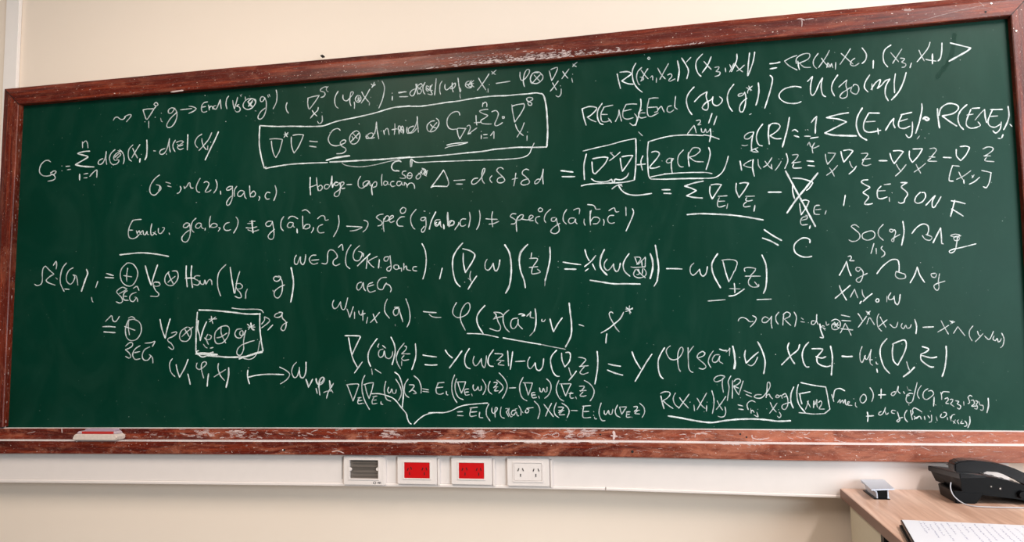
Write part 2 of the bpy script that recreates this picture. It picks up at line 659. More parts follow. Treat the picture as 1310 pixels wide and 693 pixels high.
290 125 265 200 275 270 310 298 360 285 395 230 395 170 370 135 330 120 300 125
295 120 288 180 298 250
258 180 300 195 345 212
555 120 570 200 598 278 w2
640 115 615 200 598 278 w2
650 235 690 225 692 240 660 265 625 280 620 300 650 325 670 360 655 372 625 350
780 185 735 215 718 265 735 300 785 300 815 250 812 200 790 185
760 200 785 240 800 265
830 185 780 225 738 265
265 345 300 315 325 320 320 345 290 365 265 375 290 395 310 430 295 445 265 430
388 340 345 370 325 415 345 455 388 450
340 400 385 390
470 350 425 375 405 425 420 460 455 460 480 425
465 415 490 440 495 485
428 320 480 315 512 305 490 348
868 60 858 200 855 385 w2
880 42 1000 46 1150 60 1280 75 1396 75 w2.4
875 130 870 200 885 250 892 298 w2
945 140 915 210 892 298 w2
985 95 990 130 998 155
965 120 1030 115
970 140 1020 100
965 250 985 260 975 285 945 290 928 275
955 245 940 280 960 330
918 328 935 352 950 360
975 362 1000 355
1060 190 1020 225 1012 285 1030 322 1080 315 1125 260 1135 200 1115 175 1070 180 1040 200
1068 180 1068 240 1105 318
1115 235 1070 265 1030 275
1240 200 1200 205 1182 240 1195 270 1230 275 1250 240 1245 215 1225 225 1225 250 1250 255 1275 212
1272 215 1255 300 1255 370 1230 420 1200 410 1205 370 1240 335 1300 310
855 410 900 402 960 405 1000 395 w2.6
870 415 940 412 1035 415 w2.8
855 392 905 435 960 418 w2
855 390 880 382 w1.5
658 450 635 490 645 560 680 600
690 500 700 550 718 605 w2
790 455 760 530 718 605 w2
788 578 798 620 808 665 w2
865 485 858 520 880 540 915 525 945 490 930 475 905 490 902 540 920 612
962 575 955 620 950 680 w2
1045 488 1040 530 1060 590 1095 632
1105 540 1050 575 1008 602
1130 525 1128 600 1108 690 w2.4
T 240 390
520 300 w1
500 160 540 195 560 210
560 165 520 190 510 205
530 150 535 190 550 210 w2
505 185 565 185
585 290 587 291
605 70 605 180 615 290 632 385 w2.2
632 385 560 405 480 435 430 452 w2
170 425 250 430 330 437 430 436 500 430 560 410 625 395 w2.6
590 390 560 435 520 455 470 448 w1.5
605 300 590 385 w1
370 25 450 35 600 38 635 65 w1.2
480 325 520 308 560 298
620 160 645 125 645 100 688 132 620 192
712 168 672 210 w2.2
785 60 740 75 728 95 750 105 780 95 795 65 765 60
790 65 795 110 825 145 818 200 800 215 782 200 800 165 835 145
510 525 512 526
505 545 502 600 518 660 w2
510 605 580 588 680 580 805 583 w2
770 520 820 545 855 580 830 625 778 660
912 480 885 510 872 560 890 605 915 600 935 545 935 520
935 545 945 600 970 608 990 560 992 478 w2
992 622 1005 650 1012 690
1045 622 1030 655 1012 690
1078 615 1085 650 1110 655 1130 640 1140 615 1125 605 1105 630 1095 690
1190 635 1195 660 1208 690
1222 655 1205 690
G formula in white chalk in the centre, omega in Omega one with nabla omega of z
T 370 300
60 172 45 200 45 240 65 248 85 205 95 185 95 230 115 252 132 220 138 168
225 172 190 175 168 205 180 235 205 248 240 238
185 215 248 210
272 240 305 245 320 225 322 165 335 132 365 130 395 160 402 190 372 215 368 245 390 260 425 245
412 108 442 82 450 132
518 85 485 140 472 210 480 260 508 285
590 92 550 130 535 180 550 215 585 215 610 170 605 148 580 140
605 150 622 162 620 185
678 160 625 210 572 262 w2
655 190 650 240 645 285
738 182 690 205 660 225
660 225 685 255 710 275
755 210 748 280 w2
768 275 769 276
830 185 800 190 795 215 820 220 840 180
845 175 850 230 855 280 840 305 820 300 820 280 850 262
908 255 885 255 875 275 895 292 920 280 912 258
915 262 922 285 940 280 940 308
960 240 960 295
960 280 980 262 985 290 1000 298 1018 300
1068 268 1040 272 1038 298 1070 305
1112 75 1138 130 1148 210 1140 300 1120 372 w1.8
1282 280 1260 372 w1.8
605 398 575 410 565 445 580 465 605 440 620 402 625 450 640 470
700 400 665 415 655 450 675 482 722 470
660 435 708 420
815 358 770 365 740 405 745 450 780 460 800 425 815 405
810 412 840 425 855 455 848 480
T 540 300
340 70 290 130 258 200 258 300 280 390 318 436 w2.2
340 118 400 135 440 165 432 205 400 260 362 318 w2.2
345 155 345 230 362 318 w2
355 398 357 399
408 305 400 350 412 395
458 345 420 400 385 458 w2
385 365 410 385 w1
545 205 528 240 530 285 555 298 580 270 595 240
595 240 605 290 620 305 640 275 652 210 w2
692 85 730 150 745 240 745 340 730 430 700 490 w2.6
885 82 835 140 815 210 825 300 855 385 865 445 w2.2
870 90 820 150 808 220 w1
918 152 912 195
900 200 960 198 965 215 930 265
898 275 968 268
925 272 918 310 925 330 990 315 965 290
975 180 976 181 w1
1070 105 1072 200 1050 310 1030 385 w2.4
1030 385 1028 430 w1
1140 225 1141 226
1138 272 1140 273
1180 230 1250 242 1330 252 w2
1195 288 1290 290 w2.4
T 720 300
185 125 200 180 222 220 w2
275 175 235 225 182 268 w2
248 245 260 270 272 295 w2
188 305 215 285 w2
348 125 322 180 312 240 325 290 370 338 w2.6
372 205 350 235 348 275 375 300 405 275 425 245
425 245 430 285 450 310 470 290 482 238 w2
555 160 520 210 505 260 520 310 562 348 w2
598 188 645 190 650 210 620 250
605 195 625 245 640 240 688 192 692 188
692 190 690 270
570 270 600 275 690 270
660 215 665 265
610 290 592 330 610 355 650 362 690 345 698 315 680 285
620 290 660 335 692 362
635 290 640 330 620 335
670 285 665 330
732 160 752 220 752 290 732 368 w2.8
775 88 790 180 802 280 790 390 w2.6
790 390 765 432 w2
868 285 935 285 1000 288 w2
228 382 330 398 430 412 540 412 648 414 w2.4
1098 238 1070 270 1068 315 1090 340 1120 320 1145 290
1145 290 1155 330 1175 348 1200 325 1212 268 w2
T 840 300
512 160 478 210 462 260 478 340 535 445 w2.4
545 215 600 208 655 215 675 240 655 305
555 220 580 320 605 395 w2
650 305 630 350 605 395
740 310 735 285 765 275 820 282 825 300 785 345
742 348 870 348
790 355 770 385 775 420 810 440 855 435
820 395 855 435 855 415
830 283 831 284
882 170 915 250 922 350 915 440 895 492 w2.4
650 408 655 450 655 488 w2
605 515 660 505 735 455 w2
695 410 696 411
610 452 700 455 w1
430 556 575 545
840 545 962 540 w1.6
G formula in white chalk in the lower centre, omega v phi X of a equals phi
T 410 370
112 90 100 120 105 150 120 162 145 145 168 105
168 105 172 145 185 168 205 160 228 70
222 165 235 200 245 235
275 145 260 190 245 235
285 190 285 245
320 180 325 205 345 215 355 175
355 175 355 260
340 215 375 200
395 232 385 285
440 205 455 245 472 280
495 192 455 240 418 278
560 80 540 130 540 190 578 242
620 150 658 150
650 158 620 165 610 195 625 220 650 205 658 160 668 200 690 270
715 78 740 150 750 220 745 270 725 315
862 186 915 192 970 195 w2
910 208 935 228 970 235 1010 235
625 292 628 306 w1
792 238 793 239 w1
T 570 370
92 110 65 160 62 205 95 235 140 230 185 200 205 150 195 115 170 120 140 160 125 210 130 270 165 342
330 135 285 185 262 235 272 300 315 370 w2.2
405 245 425 215 405 192 450 195 472 205 480 225 440 235 400 250
420 205 440 270 460 310 455 340 430 348 370 328
532 172 490 210 482 260 500 320 535 358
605 240 560 250 545 290 555 325 580 325 605 285 608 250 610 295 645 332
612 210 635 205 665 218 640 222 w2.2
680 225 710 195 715 185 710 230 740 240
750 162 758 230 755 300 742 350 w2.2
742 350 705 390 w1
808 250 805 265 825 268 835 252
875 248 890 310 905 355 w2.2
978 238 940 290 905 355 w2
1035 115 1045 200 1055 290 1050 390 1005 482 w2.4
1118 295 1135 300 1158 308
180 370 270 372 350 382 442 402 w1.6
482 406 600 428 700 445 800 462 w2
800 462 900 482 1005 502 w1
T 740 370
290 200 275 188 258 200 265 235 290 280 315 325 342 355
378 192 350 245 300 290 250 330 190 365 w2
238 372 232 410 230 450 w2.2
400 150 420 170 440 195
455 155 425 175 395 185
428 138 425 170 432 205
395 165 455 165
G wide formula in white chalk along the lower centre, nabla Y omega of z, running to the right
T 410 370
205 388 270 388 325 390 335 398 w2
335 398 300 470 262 550 w2
235 405 250 490 262 550 w2
262 550 280 600 308 650 w2
350 608 320 650 285 700 w2
475 412 425 480 400 540 402 600 420 645 w2
490 455 478 480 485 485
520 470 545 492
525 500 495 510 485 545 500 570 525 555 535 515 545 565 575 580 600 555 605 520
590 400 618 460 625 530 600 630 w2
702 450 655 510 635 570 645 620 670 665
705 475 720 480 715 505 680 540
680 540 752 540
700 555 680 580 700 595 740 588
680 600 680 640 w1
795 455 800 540 790 600 765 672 w2
858 550 915 560 972 566 w2
875 630 925 635 978 632 w2
1045 508 1070 545 1105 575 w2
1185 515 1135 585 1080 658 w2.2
1248 495 1215 550 1208 610 1225 650 1255 665 w2
T 570 370
240 560 230 595 235 625 255 640 280 615 300 580
300 580 305 630 325 655 338 610 342 555
402 505 365 560 355 610 370 640 400 645 w2
412 538 460 540 480 545 465 565 430 595
430 592 490 598
465 605 440 625 455 632 490 636
520 515 528 640 w2
562 522 552 600 542 670 w2
585 605 665 600 w2
708 565 690 600 690 645 710 665 735 640 750 615
750 615 760 665 785 680 812 650 822 580 w2
T 700 450
80 -15 40 30 28 80 45 160 75 200 102 204 w2
120 10 125 70 148 125 w2
155 5 185 5 195 30 185 80 148 125 w2
180 132 190 165 202 200
245 160 215 200 182 238 w2
262 45 300 50 325 65 310 85 275 125
270 122 345 115
310 125 285 155 275 175 300 188 345 172
418 -5 424 60 420 150 400 268 w2.2
512 100 560 112 615 120 w2.2
505 152 570 178 632 194 w2.2
T 740 370
448 522 475 590 520 665 w2.2
616 542 570 610 525 685 475 770 w2.2
722 488 690 540 668 600 672 680 690 730 710 748 w2.2
770 472 740 500 738 535 765 580 805 590 845 570 875 520 872 488 855 488 835 530 832 600 840 660 855 688
918 488 920 580 925 660 945 690 960 694
965 475 945 500 925 530
1060 535 1040 520 1005 540 995 570 1020 595 1055 625 1068 650 1045 668 1010 660
1060 530 1050 555 1000 575
1130 515 1100 560 1088 610 1110 655
1180 548 1145 550 1122 585 1130 610 1160 605 1180 570 1185 555 1180 600 1210 622
1182 500 1215 512 1240 512 w2.4
1238 525 1265 500 1268 490 1265 555
1290 475 1305 520 1312 590 1300 665 w2
G two line formula in white chalk in the bottom centre, with a long chalk arrow line
T 360 450
205 228 215 265 228 290
262 228 245 265 228 290
288 225 298 265 325 275 350 255 362 225 345 212 325 235 315 290 322 362
290 305 300 348
402 240 408 300 432 340
435 268 395 330 378 388
355 340 380 330 420 325
545 275 590 270 640 268 648 280
648 280 625 345 600 410
550 275 575 340 600 410
640 385 668 382
650 390 640 415 645 435 680 430
645 410 675 405
690 430 691 431
700 195 680 240 675 310 695 400 738 482
690 275 730 262 770 258 770 268
770 268 755 330 735 390
700 278 715 340 735 390
765 375 800 370
775 380 760 410 765 435 800 430
768 405 795 402
835 415 835 435 850 440
875 245 862 310 870 370 885 400 915 412
900 295 890 320 900 345 915 335 925 310 935 345 955 345 962 315
958 228 990 280 1005 330 1000 370 980 408
950 170 985 200 1010 270 1022 350 1012 465 w2
755 350 820 350 870 362 930 385 965 415 1000 460 1045 515 1055 555 1070 590 1088 604 w1.8
1062 228 1035 270 1030 330 1045 365 1070 382
1070 275 1110 278 1112 290 1080 330
1070 335 1100 320 1130 345 1105 350
1110 200 1150 235 1170 290 1170 345
1182 308 1232 318
1185 330 1235 336
755 140 762 190 w1
785 145 835 178
1112 604 1150 565 1200 530 1260 512 1310 508 w1.8
T 530 450
120 510 180 508 250 508 310 492 370 462 430 445 520 435 615 428 w1.8
195 260 210 258 250 255
200 262 182 310 188 345 215 355 245 345
185 300 240 295
268 330 270 355 282 360
338 192 318 250 315 320 330 380 358 425
355 225 342 270 345 330 370 380 410 400
350 252 430 250
430 250 415 300 395 345
365 255 378 300 395 345
455 310 425 315 422 340 432 362 462 358
425 338 455 335
480 350 485 368
495 275 492 300 505 325 525 310 535 290 540 320 560 318 562 285
570 230 598 280 595 320 575 358
635 245 620 290 625 330 652 355
665 255 695 258 680 285 665 300
665 295 700 292
690 300 672 325 705 325
690 235 738 280 740 310 708 345
710 175 755 225 778 280 765 340 738 388
795 302 850 300
912 212 885 270 885 330 905 385 945 410
912 258 990 260
990 260 975 310 955 362
925 262 940 310 955 362
1010 340 985 345 985 370 995 385 1025 380
985 362 1015 360
1042 370 1048 388
1050 300 1055 330 1070 335 1082 305 1095 335 1110 330 1112 295
1108 225 1140 260 1145 310 1125 360 1092 388
360 502 405 500
362 532 410 535
465 470 530 462
475 475 465 520 475 540 520 532
470 505 525 500
548 505 545 545 575 552
625 435 605 480 605 530 635 578
650 470 650 500 665 515 690 490 695 470 680 465 675 500 678 548
728 460 720 510 730 545 755 555
765 475 785 475 780 495 770 500 790 540
795 470 790 510 810 545 820 540
850 490 825 490 812 515 830 530 850 505 855 500 862 530 875 535
845 480 860 475
875 450 895 490 892 530
905 500 910 508
935 485 930 505 950 510 960 485 940 475 998 465
1005 412 1040 450 1052 500 1035 560
1085 438 1125 490 1165 542
1150 430 1120 490 1100 538
1190 425 1172 480 1180 525 1210 550
1205 462 1250 465 1235 485 1210 510
1210 490 1255 490
1240 495 1215 525 1262 525
1235 428 1280 460 1298 500 1280 550
T 700 450
98 238 78 290 80 340 105 390 140 412
105 268 200 266
200 268 180 310 155 370
118 270 135 320 155 370
182 348 218 345
200 335 190 365 200 388 222 385
238 375 245 392
270 288 310 288 300 310 278 330
272 325 328 322
300 335 275 365 300 372 328 365
310 238 360 270 392 320 385 370 360 410
200 490 255 492
298 455 330 452 365 450
305 460 298 510 305 550 365 548
302 500 350 498
390 500 391 501
388 530 389 531
395 545 400 560 415 560
452 428 435 490 440 540 460 575 485 575
478 490 478 515 490 525 505 505 515 490 520 520 540 520 550 480
590 445 570 490 580 530 612 548
605 462 665 460
665 462 645 490 625 522
608 465 615 495 625 522
665 502 695 502
668 505 665 545 698 545
668 525 690 522
708 545 712 550
725 460 755 458 750 480 730 500
732 490 775 488
760 490 735 515 775 520
775 430 810 465 815 510 795 548
G wide formula in white chalk along the lower centre, nabla Y omega of z, running to the right
T 880 420
378 148 390 240 398 300 390 338 w2.4
432 242 434 243 w2.4
482 182 475 230 488 290 w2.2
488 290 540 240 590 198 w2.2
585 240 560 290 530 312 502 302
585 112 620 180 645 260 645 320 635 378 w2.4
735 217 736 218
848 120 835 160 848 210 870 260 895 296 w2.2
936 135 920 180 860 230 785 305 w2.2
1012 115 975 160 958 220 968 280 990 320 1015 322 w2.2
1040 170 1110 170 1130 178 1110 205 1080 238 w2.2
1072 235 1120 248 1155 236 w2.2
1080 245 1085 285 1120 310 1165 320 1195 312 w2.2
1195 148 1210 230 1208 310 1202 390 w2.4
T 1040 420
243 232 285 236 330 234 w2.6
412 150 395 200 395 260 412 285 425 260 440 225
430 230 445 260 465 240 488 175
488 175 480 230 480 290 500 308
470 262 500 262
525 245 526 246
528 280 535 298 545 298
535 340 540 368 w2.6
620 85 575 140 562 200 575 270 600 330 642 376 w2.2
665 132 720 108 768 98 782 140 762 210 710 308 w2.2
672 135 665 200 675 270 710 308 w2.2
745 130 746 131
785 278 795 315 808 350
850 325 810 365 758 404 w2.8
915 152 968 170 950 195 905 215 w2.2
910 225 960 240 1000 246 1038 238 w2.2
905 215 905 260 940 295 985 322 1012 322 w2.2
1115 148 1118 220 1105 330 1083 402 w2.4
178 292 180 294 w1
G formula in white chalk in the bottom right, R of X i X i times X j, underlined
T 835 465
68 270 80 325 95 378 w2
65 250 100 235 140 240 145 260 120 290 85 310
85 310 125 345 170 376
190 245 172 290 185 340 220 370
225 285 255 325 300 372
305 255 265 310 218 375
312 322 313 323
345 345 350 395
372 290 410 350 440 375
452 245 415 310 372 385
455 322 456 323
452 350 450 398
430 402 431 403
495 225 512 290 512 350 500 418
540 310 560 350 585 388
612 275 575 330 532 385
605 362 612 405 600 440 570 448 548 440
715 345 755 355
720 380 760 385
860 322 830 310 800 325 790 350 800 385
820 375 825 415
825 400 835 390 850 408
880 382 881 383
872 405 882 445 850 430
955 378 956 379
985 325 1005 370 1035 405
1042 330 1010 375 980 415
1055 385 1056 386
1060 405 1075 435 1060 452 1045 440
130 438 220 452 340 475 440 490 510 492 600 478 720 466 850 464 950 470 1050 482 1155 478 w2.6
G two line formula in white chalk in the bottom right corner, q of R equals diag
T 835 465
600 105 570 98 530 110 512 135 530 152 570 140 605 110
590 120 582 170 592 240
655 102 632 150 640 200 632 260 625 310
668 140 668 210 666 290
680 150 700 130 728 130 735 150 710 175 680 185
670 185 720 205
680 195 705 240 722 260
758 145 740 200 722 258
735 285 736 286
765 225 800 240 828 250
782 258 805 268 830 278
910 260 870 260 850 278 880 290 920 280 970 220 985 180 975 155 960 165 958 210 950 285
950 270 975 255 985 275 1005 295
1060 270 1040 262 1030 280 1050 285 1075 265 1085 290
1085 265 1110 250 1120 270 1100 280
1120 265 1132 300 1130 350 1110 382 1085 375 1090 345 1150 325
1182 195 1160 250 1158 320 1178 372 w2.2
1220 175 1208 230 1212 300 1230 350 1280 412 w1.4
T 980 465
290 158 350 172 420 185 500 195 w1.4
500 195 515 270 525 330 535 382 w1.8
535 382 490 418 w1.4
490 418 400 422 330 415 275 410 w1.2
282 255 290 300 300 338 w2
275 252 320 245 370 235 w2
330 382 345 345 355 310
345 315 358 340 372 365
398 370 400 310 408 345 425 300 425 340 430 365
440 325 455 312 468 325 460 350 445 378 490 380
550 258 560 290 568 318
565 285 570 240 585 215 620 208 660 228 w1.8
600 325 620 300 620 330 640 305 648 330 665 300 665 335 680 345 685 320 700 320 685 345 720 350
735 295 736 296
750 325 748 350 762 365
810 260 790 285 790 315 810 330 835 310 840 280 825 258 810 260
870 200 895 240 898 280 885 318
965 212 962 290 w2
942 262 1002 260 w2
1085 235 1060 240 1048 258 1065 268 1090 240 1108 190
1108 190 1105 230 1125 250
1152 235 1160 250 w2
1182 195 1188 210
1190 220 1215 225
T 1100 465
415 265 392 275 388 310 410 330 440 315 455 260 480 158
390 265 420 248 445 252
410 345 411 346
515 182 490 220 482 260 498 292
570 210 540 230 528 260 535 290 560 300 600 275 618 250 600 225 575 230
622 280 618 355 w2
635 345 636 346
678 240 685 270 685 300
685 255 700 235 750 238
712 295 735 285 740 305 720 330 745 335
755 300 780 300 770 325 760 335 790 360
800 310 830 318 815 335 845 355 835 380 815 370
870 318 872 348
905 280 920 325 905 335
910 275 925 265 940 275
930 310 950 305 960 335 935 355 975 355
970 310 990 320 975 340 985 360 980 380 960 375
1000 320 1005 345 1030 350 1035 375 1025 392 1010 385
1075 290 1078 350 1065 410 w2.2
62 405 68 440 65 485 w2
55 440 115 436 w2
180 400 160 412 160 430 185 425 205 395 215 365
210 395 222 425 240 412
300 395 272 390 265 410 290 418
315 405 325 440 335 470 320 488 308 478
308 478 340 455 360 450
395 388 375 425 380 465 400 488
425 390 430 430 440 470
430 435 445 410 440 390 455 370 490 385 520 405
455 440 475 460 495 440
455 465 500 440 515 465
540 440 545 468
590 398 591 399
570 435 585 455
600 430 600 480 580 490
640 445 648 478
685 420 675 445 700 450 725 430 720 410 700 408
732 450 735 470
755 440 765 480
760 465 775 430 795 425
780 480 800 500
800 470 785 500
830 470 815 480 830 505
855 480 845 500 870 500
880 480 895 500 895 520 875 525
920 442 922 490 905 535 w2
G formula in white chalk with q of R and a wedge, low on the right half
T 930 370
95 265 100 250 125 235 160 245 190 270 220 268
215 220 245 240 232 275 195 315
350 245 320 230 295 250 298 275 330 275 365 240 375 225
375 225 370 280 378 325
435 190 410 225 412 265 430 292
475 215 470 260 468 300
470 212 500 190 530 205 520 230 480 248
480 248 505 275 535 302
562 190 582 235 568 312
622 240 640 252
618 270 650 275
682 278 683 279
735 265 712 265 708 290 730 292 750 260 752 210
752 210 750 260 765 295
778 290 785 340 800 380 808 405 780 402 w2.2
780 330 800 305 815 310
810 330 822 342
800 320 825 330
830 270 835 300 855 290
875 265 910 250 945 270 948 310 920 335 885 332 878 300 900 280
900 275 920 310 940 325
930 280 900 315
890 295 940 300
958 215 1030 230
962 260 1038 265
950 365 975 320 990 285
990 285 1015 330 1040 385
955 330 1055 340
1098 202 1120 235 1135 262
1170 225 1140 265 1100 318
1165 182 1180 200 1195 212
1200 182 1175 210
1180 190 1190 200 w3
1172 290 1190 240 1200 240 1235 295
T 1100 370
160 205 145 240 150 310 182 350
170 230 190 270 218 318
228 255 190 285 160 310
252 292 280 318 305 315 318 275
355 285 345 310 365 330 385 300 395 325 420 320 430 295
460 252 475 310 470 370 w2.2
530 318 618 314 w2.2
680 262 710 320 742 375
745 300 700 330 652 358
752 262 775 275 795 272
780 262 762 290
765 268 775 280 w3
785 368 820 312
820 312 850 350 880 388
948 305 920 345 918 390 940 430
985 350 995 380 1010 392
1032 370 1000 405 968 438
1045 390 1070 415 1090 415 1120 350
1125 390 1115 415 1135 430 1150 410 1160 440 1178 430 1185 410
1188 365 1208 415 1198 470 1178 488
G stacked lines in white chalk at the right, SO of g, wedge g and X wedge Y
T 1060 280
255 70 220 48 190 62 215 85 255 120 262 155 235 182 195 188 170 175
325 105 285 125 285 160 325 178 375 160 388 125 365 100 325 105
458 45 420 90 420 140 458 178
545 95 520 85 510 100 530 110 550 88
550 88 562 110 548 160 545 188 528 185 535 165 598 130
622 20 632 110 612 220 w2.4
698 122 740 70 790 42 830 55 838 95 825 135 w2
785 138 810 170 850 178 865 150 815 130
875 200 910 130 938 75 w2.2
938 75 945 150 948 205 960 208 w2.2
1100 135 1060 128 1022 140 1060 150 1110 140
1075 145 1050 155 1055 178 1085 180 1098 160 1080 148
1080 150 1072 210 1058 265 1025 285 1010 272 1040 255 1130 235 1235 208 w1.8
380 205 368 245 355 290
398 245 400 292
452 228 440 248 470 280 465 305 442 320
162 315 185 310 190 330 175 348 215 350
90 472 125 410 150 355 w2
150 355 165 420 188 476 w2
265 410 235 405 228 425 250 440 270 415
270 415 290 450 280 500 260 530 235 522 240 498 325 455
405 458 450 400 520 345 575 342 590 380 590 440 w2
565 440 560 475 590 500 640 495 640 465 600 450 565 438
770 365 771 366
683 535 720 470 742 402 w2
742 402 765 470 805 532 w2
895 455 860 460 868 485 895 488 905 460
930 458 920 520 925 575 910 598 888 580 890 550 975 520
90 558 110 610 150 680 w2
182 555 130 600 55 665 w2
182 655 200 620 218 588
218 588 228 620 245 660
280 592 285 630 300 655 305 660
365 625 320 660 290 690 w2.2
T 1100 370
0 118 12 100 w2.4
145 78 132 95 145 108 160 98 155 80 145 78 w2
228 55 225 105 w1
260 28 240 60 245 85 275 80 290 55
285 60 295 110 315 128 330 100 338 42 w2
G two long formulas in white chalk in the top right, R of X1 X2
T 780 55
62 258 75 320 90 380 w2
85 245 150 240 180 258 140 290 100 318 w2
100 318 150 340 198 345 w2
218 170 190 230 195 310 225 370 272 412 w2
268 205 235 240 225 290 240 340 252 350
262 225 290 265 322 300
320 215 290 260 260 320
255 285 275 290 285 300 262 318
325 118 318 128 328 138 338 128 330 118
340 290 358 275 360 310
392 292 390 330
402 210 430 260 465 300
492 172 460 230 420 305
485 268 512 258 520 280 495 310 505 320 548 300
568 150 582 230 570 318 w2.4
602 125 640 185 660 235 645 300 w2
680 120 642 160
778 92 730 145 722 200 738 250 765 280 w2
790 155 820 190 850 220 w2
850 115 820 185 775 248 w2
880 205 915 200 905 225 890 238 925 245 915 270 882 280
968 210 972 242
1005 180 1025 225
1042 170 1005 242
1065 92 1062 150 1020 240 w2
1055 180 1080 215 1115 242
1128 185 1095 215 1065 235
1172 82 1162 170 1155 275 w2
1215 75 1200 160 1160 272 w2
290 98 292 99
T 960 40
162 272 205 268 248 258 w2.2
165 315 220 305 w2.2
390 202 335 222 285 250
285 250 325 290 392 325
398 250 402 290 410 320 w2
385 270 385 230 420 200 470 185 498 195 480 235 400 270
410 265 450 300 505 302
568 185 530 240 530 285 555 312
595 225 620 260 660 302
662 160 630 220 570 305
640 305 648 265 665 290 670 300 680 270 690 305
715 260 712 318
760 185 820 240 860 275
838 145 800 205 750 278
875 225 845 250 840 280 870 290 910 268
935 138 970 190 965 240 935 270 w2
1030 245 1028 310 w2.2
1178 115 1130 150 1112 200 1120 260 1150 298 w2
T 1100 40
258 178 290 215 325 255
352 148 315 205 275 268
340 225 375 230 360 250 350 258 385 275 375 298 352 302
432 265 420 305 w2
495 158 515 205 540 248
588 92 565 150 480 255 w1.8
552 235 580 242 640 250
608 190 608 272 w2.4
688 98 685 170 675 225 655 248 w2.2
758 98 850 120 928 140 w2.2
928 140 900 165 830 205 748 250 w2.8
765 60 766 61
840 240 841 241
T 720 110
162 195 175 260 195 328 w2
160 192 220 172 275 178 282 195 240 240 205 262 w2
205 262 240 285 278 300
330 145 295 200 290 260 310 310 338 322 w2
420 160 380 168 340 178
345 180 320 230 325 290 360 300 400 285
325 238 375 238
382 270 408 305
440 298 465 245 470 200
470 200 480 250 492 295
620 152 580 150 530 155
530 155 505 210 505 260 540 278 590 265
510 210 575 195
600 232 620 260 615 310 590 330 560 310
652 108 655 160 640 230 610 330 w2
665 200 640 215 635 245 655 268 700 258
650 225 690 225
800 100 760 100 720 108
722 110 708 180 712 240 740 255 800 225
715 180 790 175
790 178 795 210 768 220
795 200 825 170 835 190 850 218
910 165 880 175 875 210 900 220 930 200
945 85 938 150 940 180 960 195
1100 8 1055 60 1035 120 1050 190 1082 240 w2
T 780 55
710 492 760 440 815 408 w2
815 408 808 450 825 510 820 555 795 560 775 540 805 500 845 478 862 460 w2
865 450 860 490 870 515 900 525 935 500 942 470 920 450 w2
1040 345 1000 400 985 460 1000 530 1028 572 w2
1110 420 1080 430 1078 445 1110 440 1130 415
1130 410 1140 450 1135 520 1115 575 1090 570 1090 530 1115 490 1150 462 w2
1145 375 1170 385 1190 395
1195 360 1160 395 1155 420
1165 360 1180 400
1245 335 1250 400 1240 470 1225 520 w2.4
1170 600 1188 592
T 960 40
165 370 185 400 165 500 120 645 w2.2
425 470 370 462 290 480 245 520 245 560 290 595 350 605 400 600 425 588 w2
478 420 520 378 w2
520 378 505 450 505 520 525 535 550 500 575 440 605 390 w2
605 390 592 460 605 530 632 548 w2
732 365 690 430 680 490 705 542 w2
740 468 770 440 808 408
808 408 800 450 812 500 808 545 775 562 750 550 765 520 800 495 840 470
850 465 840 500 860 520 890 525 908 490 900 455 870 445 860 460
1000 365 965 420 955 470 985 508 w2
1018 440 1020 490 w2
1010 488 1050 430 1088 405 1078 450 1062 478 1100 450 1130 415 1168 400 w2
1168 400 1135 460 1130 530 1155 582 w2.2
1215 355 1205 430 1208 515 w2
1305 345 1280 430 1240 510 1182 575 w2.4
G chalk formula at the far right, q of R equals a quarter of a big sum
T 920 120
290 320 250 325 215 350 215 375 250 375 285 340
290 320 275 380 270 440 275 480 w2
262 478 290 465 325 450
295 460 320 480 328 488 280 485
365 252 325 310 312 370 330 425 362 436 w2
418 260 412 340 420 422 w2.4
415 280 440 250 490 250 510 275 480 315 425 352 w2
425 352 470 375 520 375 w2
588 198 570 300 530 445 w2.4
612 310 635 300 660 318 w2
630 350 668 362 w2.4
722 302 724 303
740 300 745 303
715 355 765 355
765 372 830 362 w2
772 240 795 210 818 188 w2
818 188 808 260 805 330 w2.2
740 430 755 405 765 440
770 440 790 455 838 435
800 410 780 450 785 495
1085 158 1000 172 898 200 w2.2
898 200 1000 212 1068 235 w2.2
1068 235 980 280 885 328 w2.2
885 328 950 345 1050 350 1150 352 w2.8
1200 118 1160 190 1150 270 1180 350 1238 388 w2.4
957 225 958 226
405 460 406 461
185 455 186 456 w1
190 430 215 435 240 428 w1
T 1100 120
165 162 75 160 w2.2
72 165 35 240 35 300 80 322 175 305 w2.2
50 235 130 230
150 290 155 338 w2
215 305 255 240 285 205 w2.2
285 205 280 250 295 285 w2.2
435 155 345 175 w2.2
350 180 325 240 330 280 370 290 420 270 w2
335 230 400 210
440 235 440 300 430 355 405 365 385 340 w2
518 82 520 130 500 230 468 330 w2.4
530 210 550 195 580 210 560 222 540 205 w3
515 300 516 301
480 378 500 352
545 370 546 371
650 125 655 200 668 285 w2.6
665 180 680 120 740 82 810 92 825 125 780 165 690 185 w2.2
690 185 750 230 812 270 w2.4
898 90 845 140 822 200 835 260 868 298 w2.2
1005 118 940 122 w2
930 130 895 220 895 265 930 288 985 280 w2
895 178 950 170
965 220 1010 165 1045 130
990 235 1010 265 975 280
1045 130 1050 190 1062 240 w2.4
1195 130 1095 132 w2
1110 135 1075 220 1085 265 1130 280 1175 255 w2
1090 190 1155 185
1185 235 1175 295 1140 328 1115 310 w2
1242 105 1250 180 1235 240 1205 300 w2.4
1258 255 1275 272 w2
1200 342 1188 368 w2.4
1158 372 1180 375
G chalk formula at the far right, R of X Y Z with four nablas and X Y in brackets
T 920 120
175 562 188 640 w2.2
270 555 230 575 202 598
202 598 235 612 270 618
285 550 280 620 295 690 w2.2
325 548 330 600 350 628
385 565 415 605 445 630
442 535 405 590 370 615
438 590 440 625
500 545 501 546
530 542 531 543
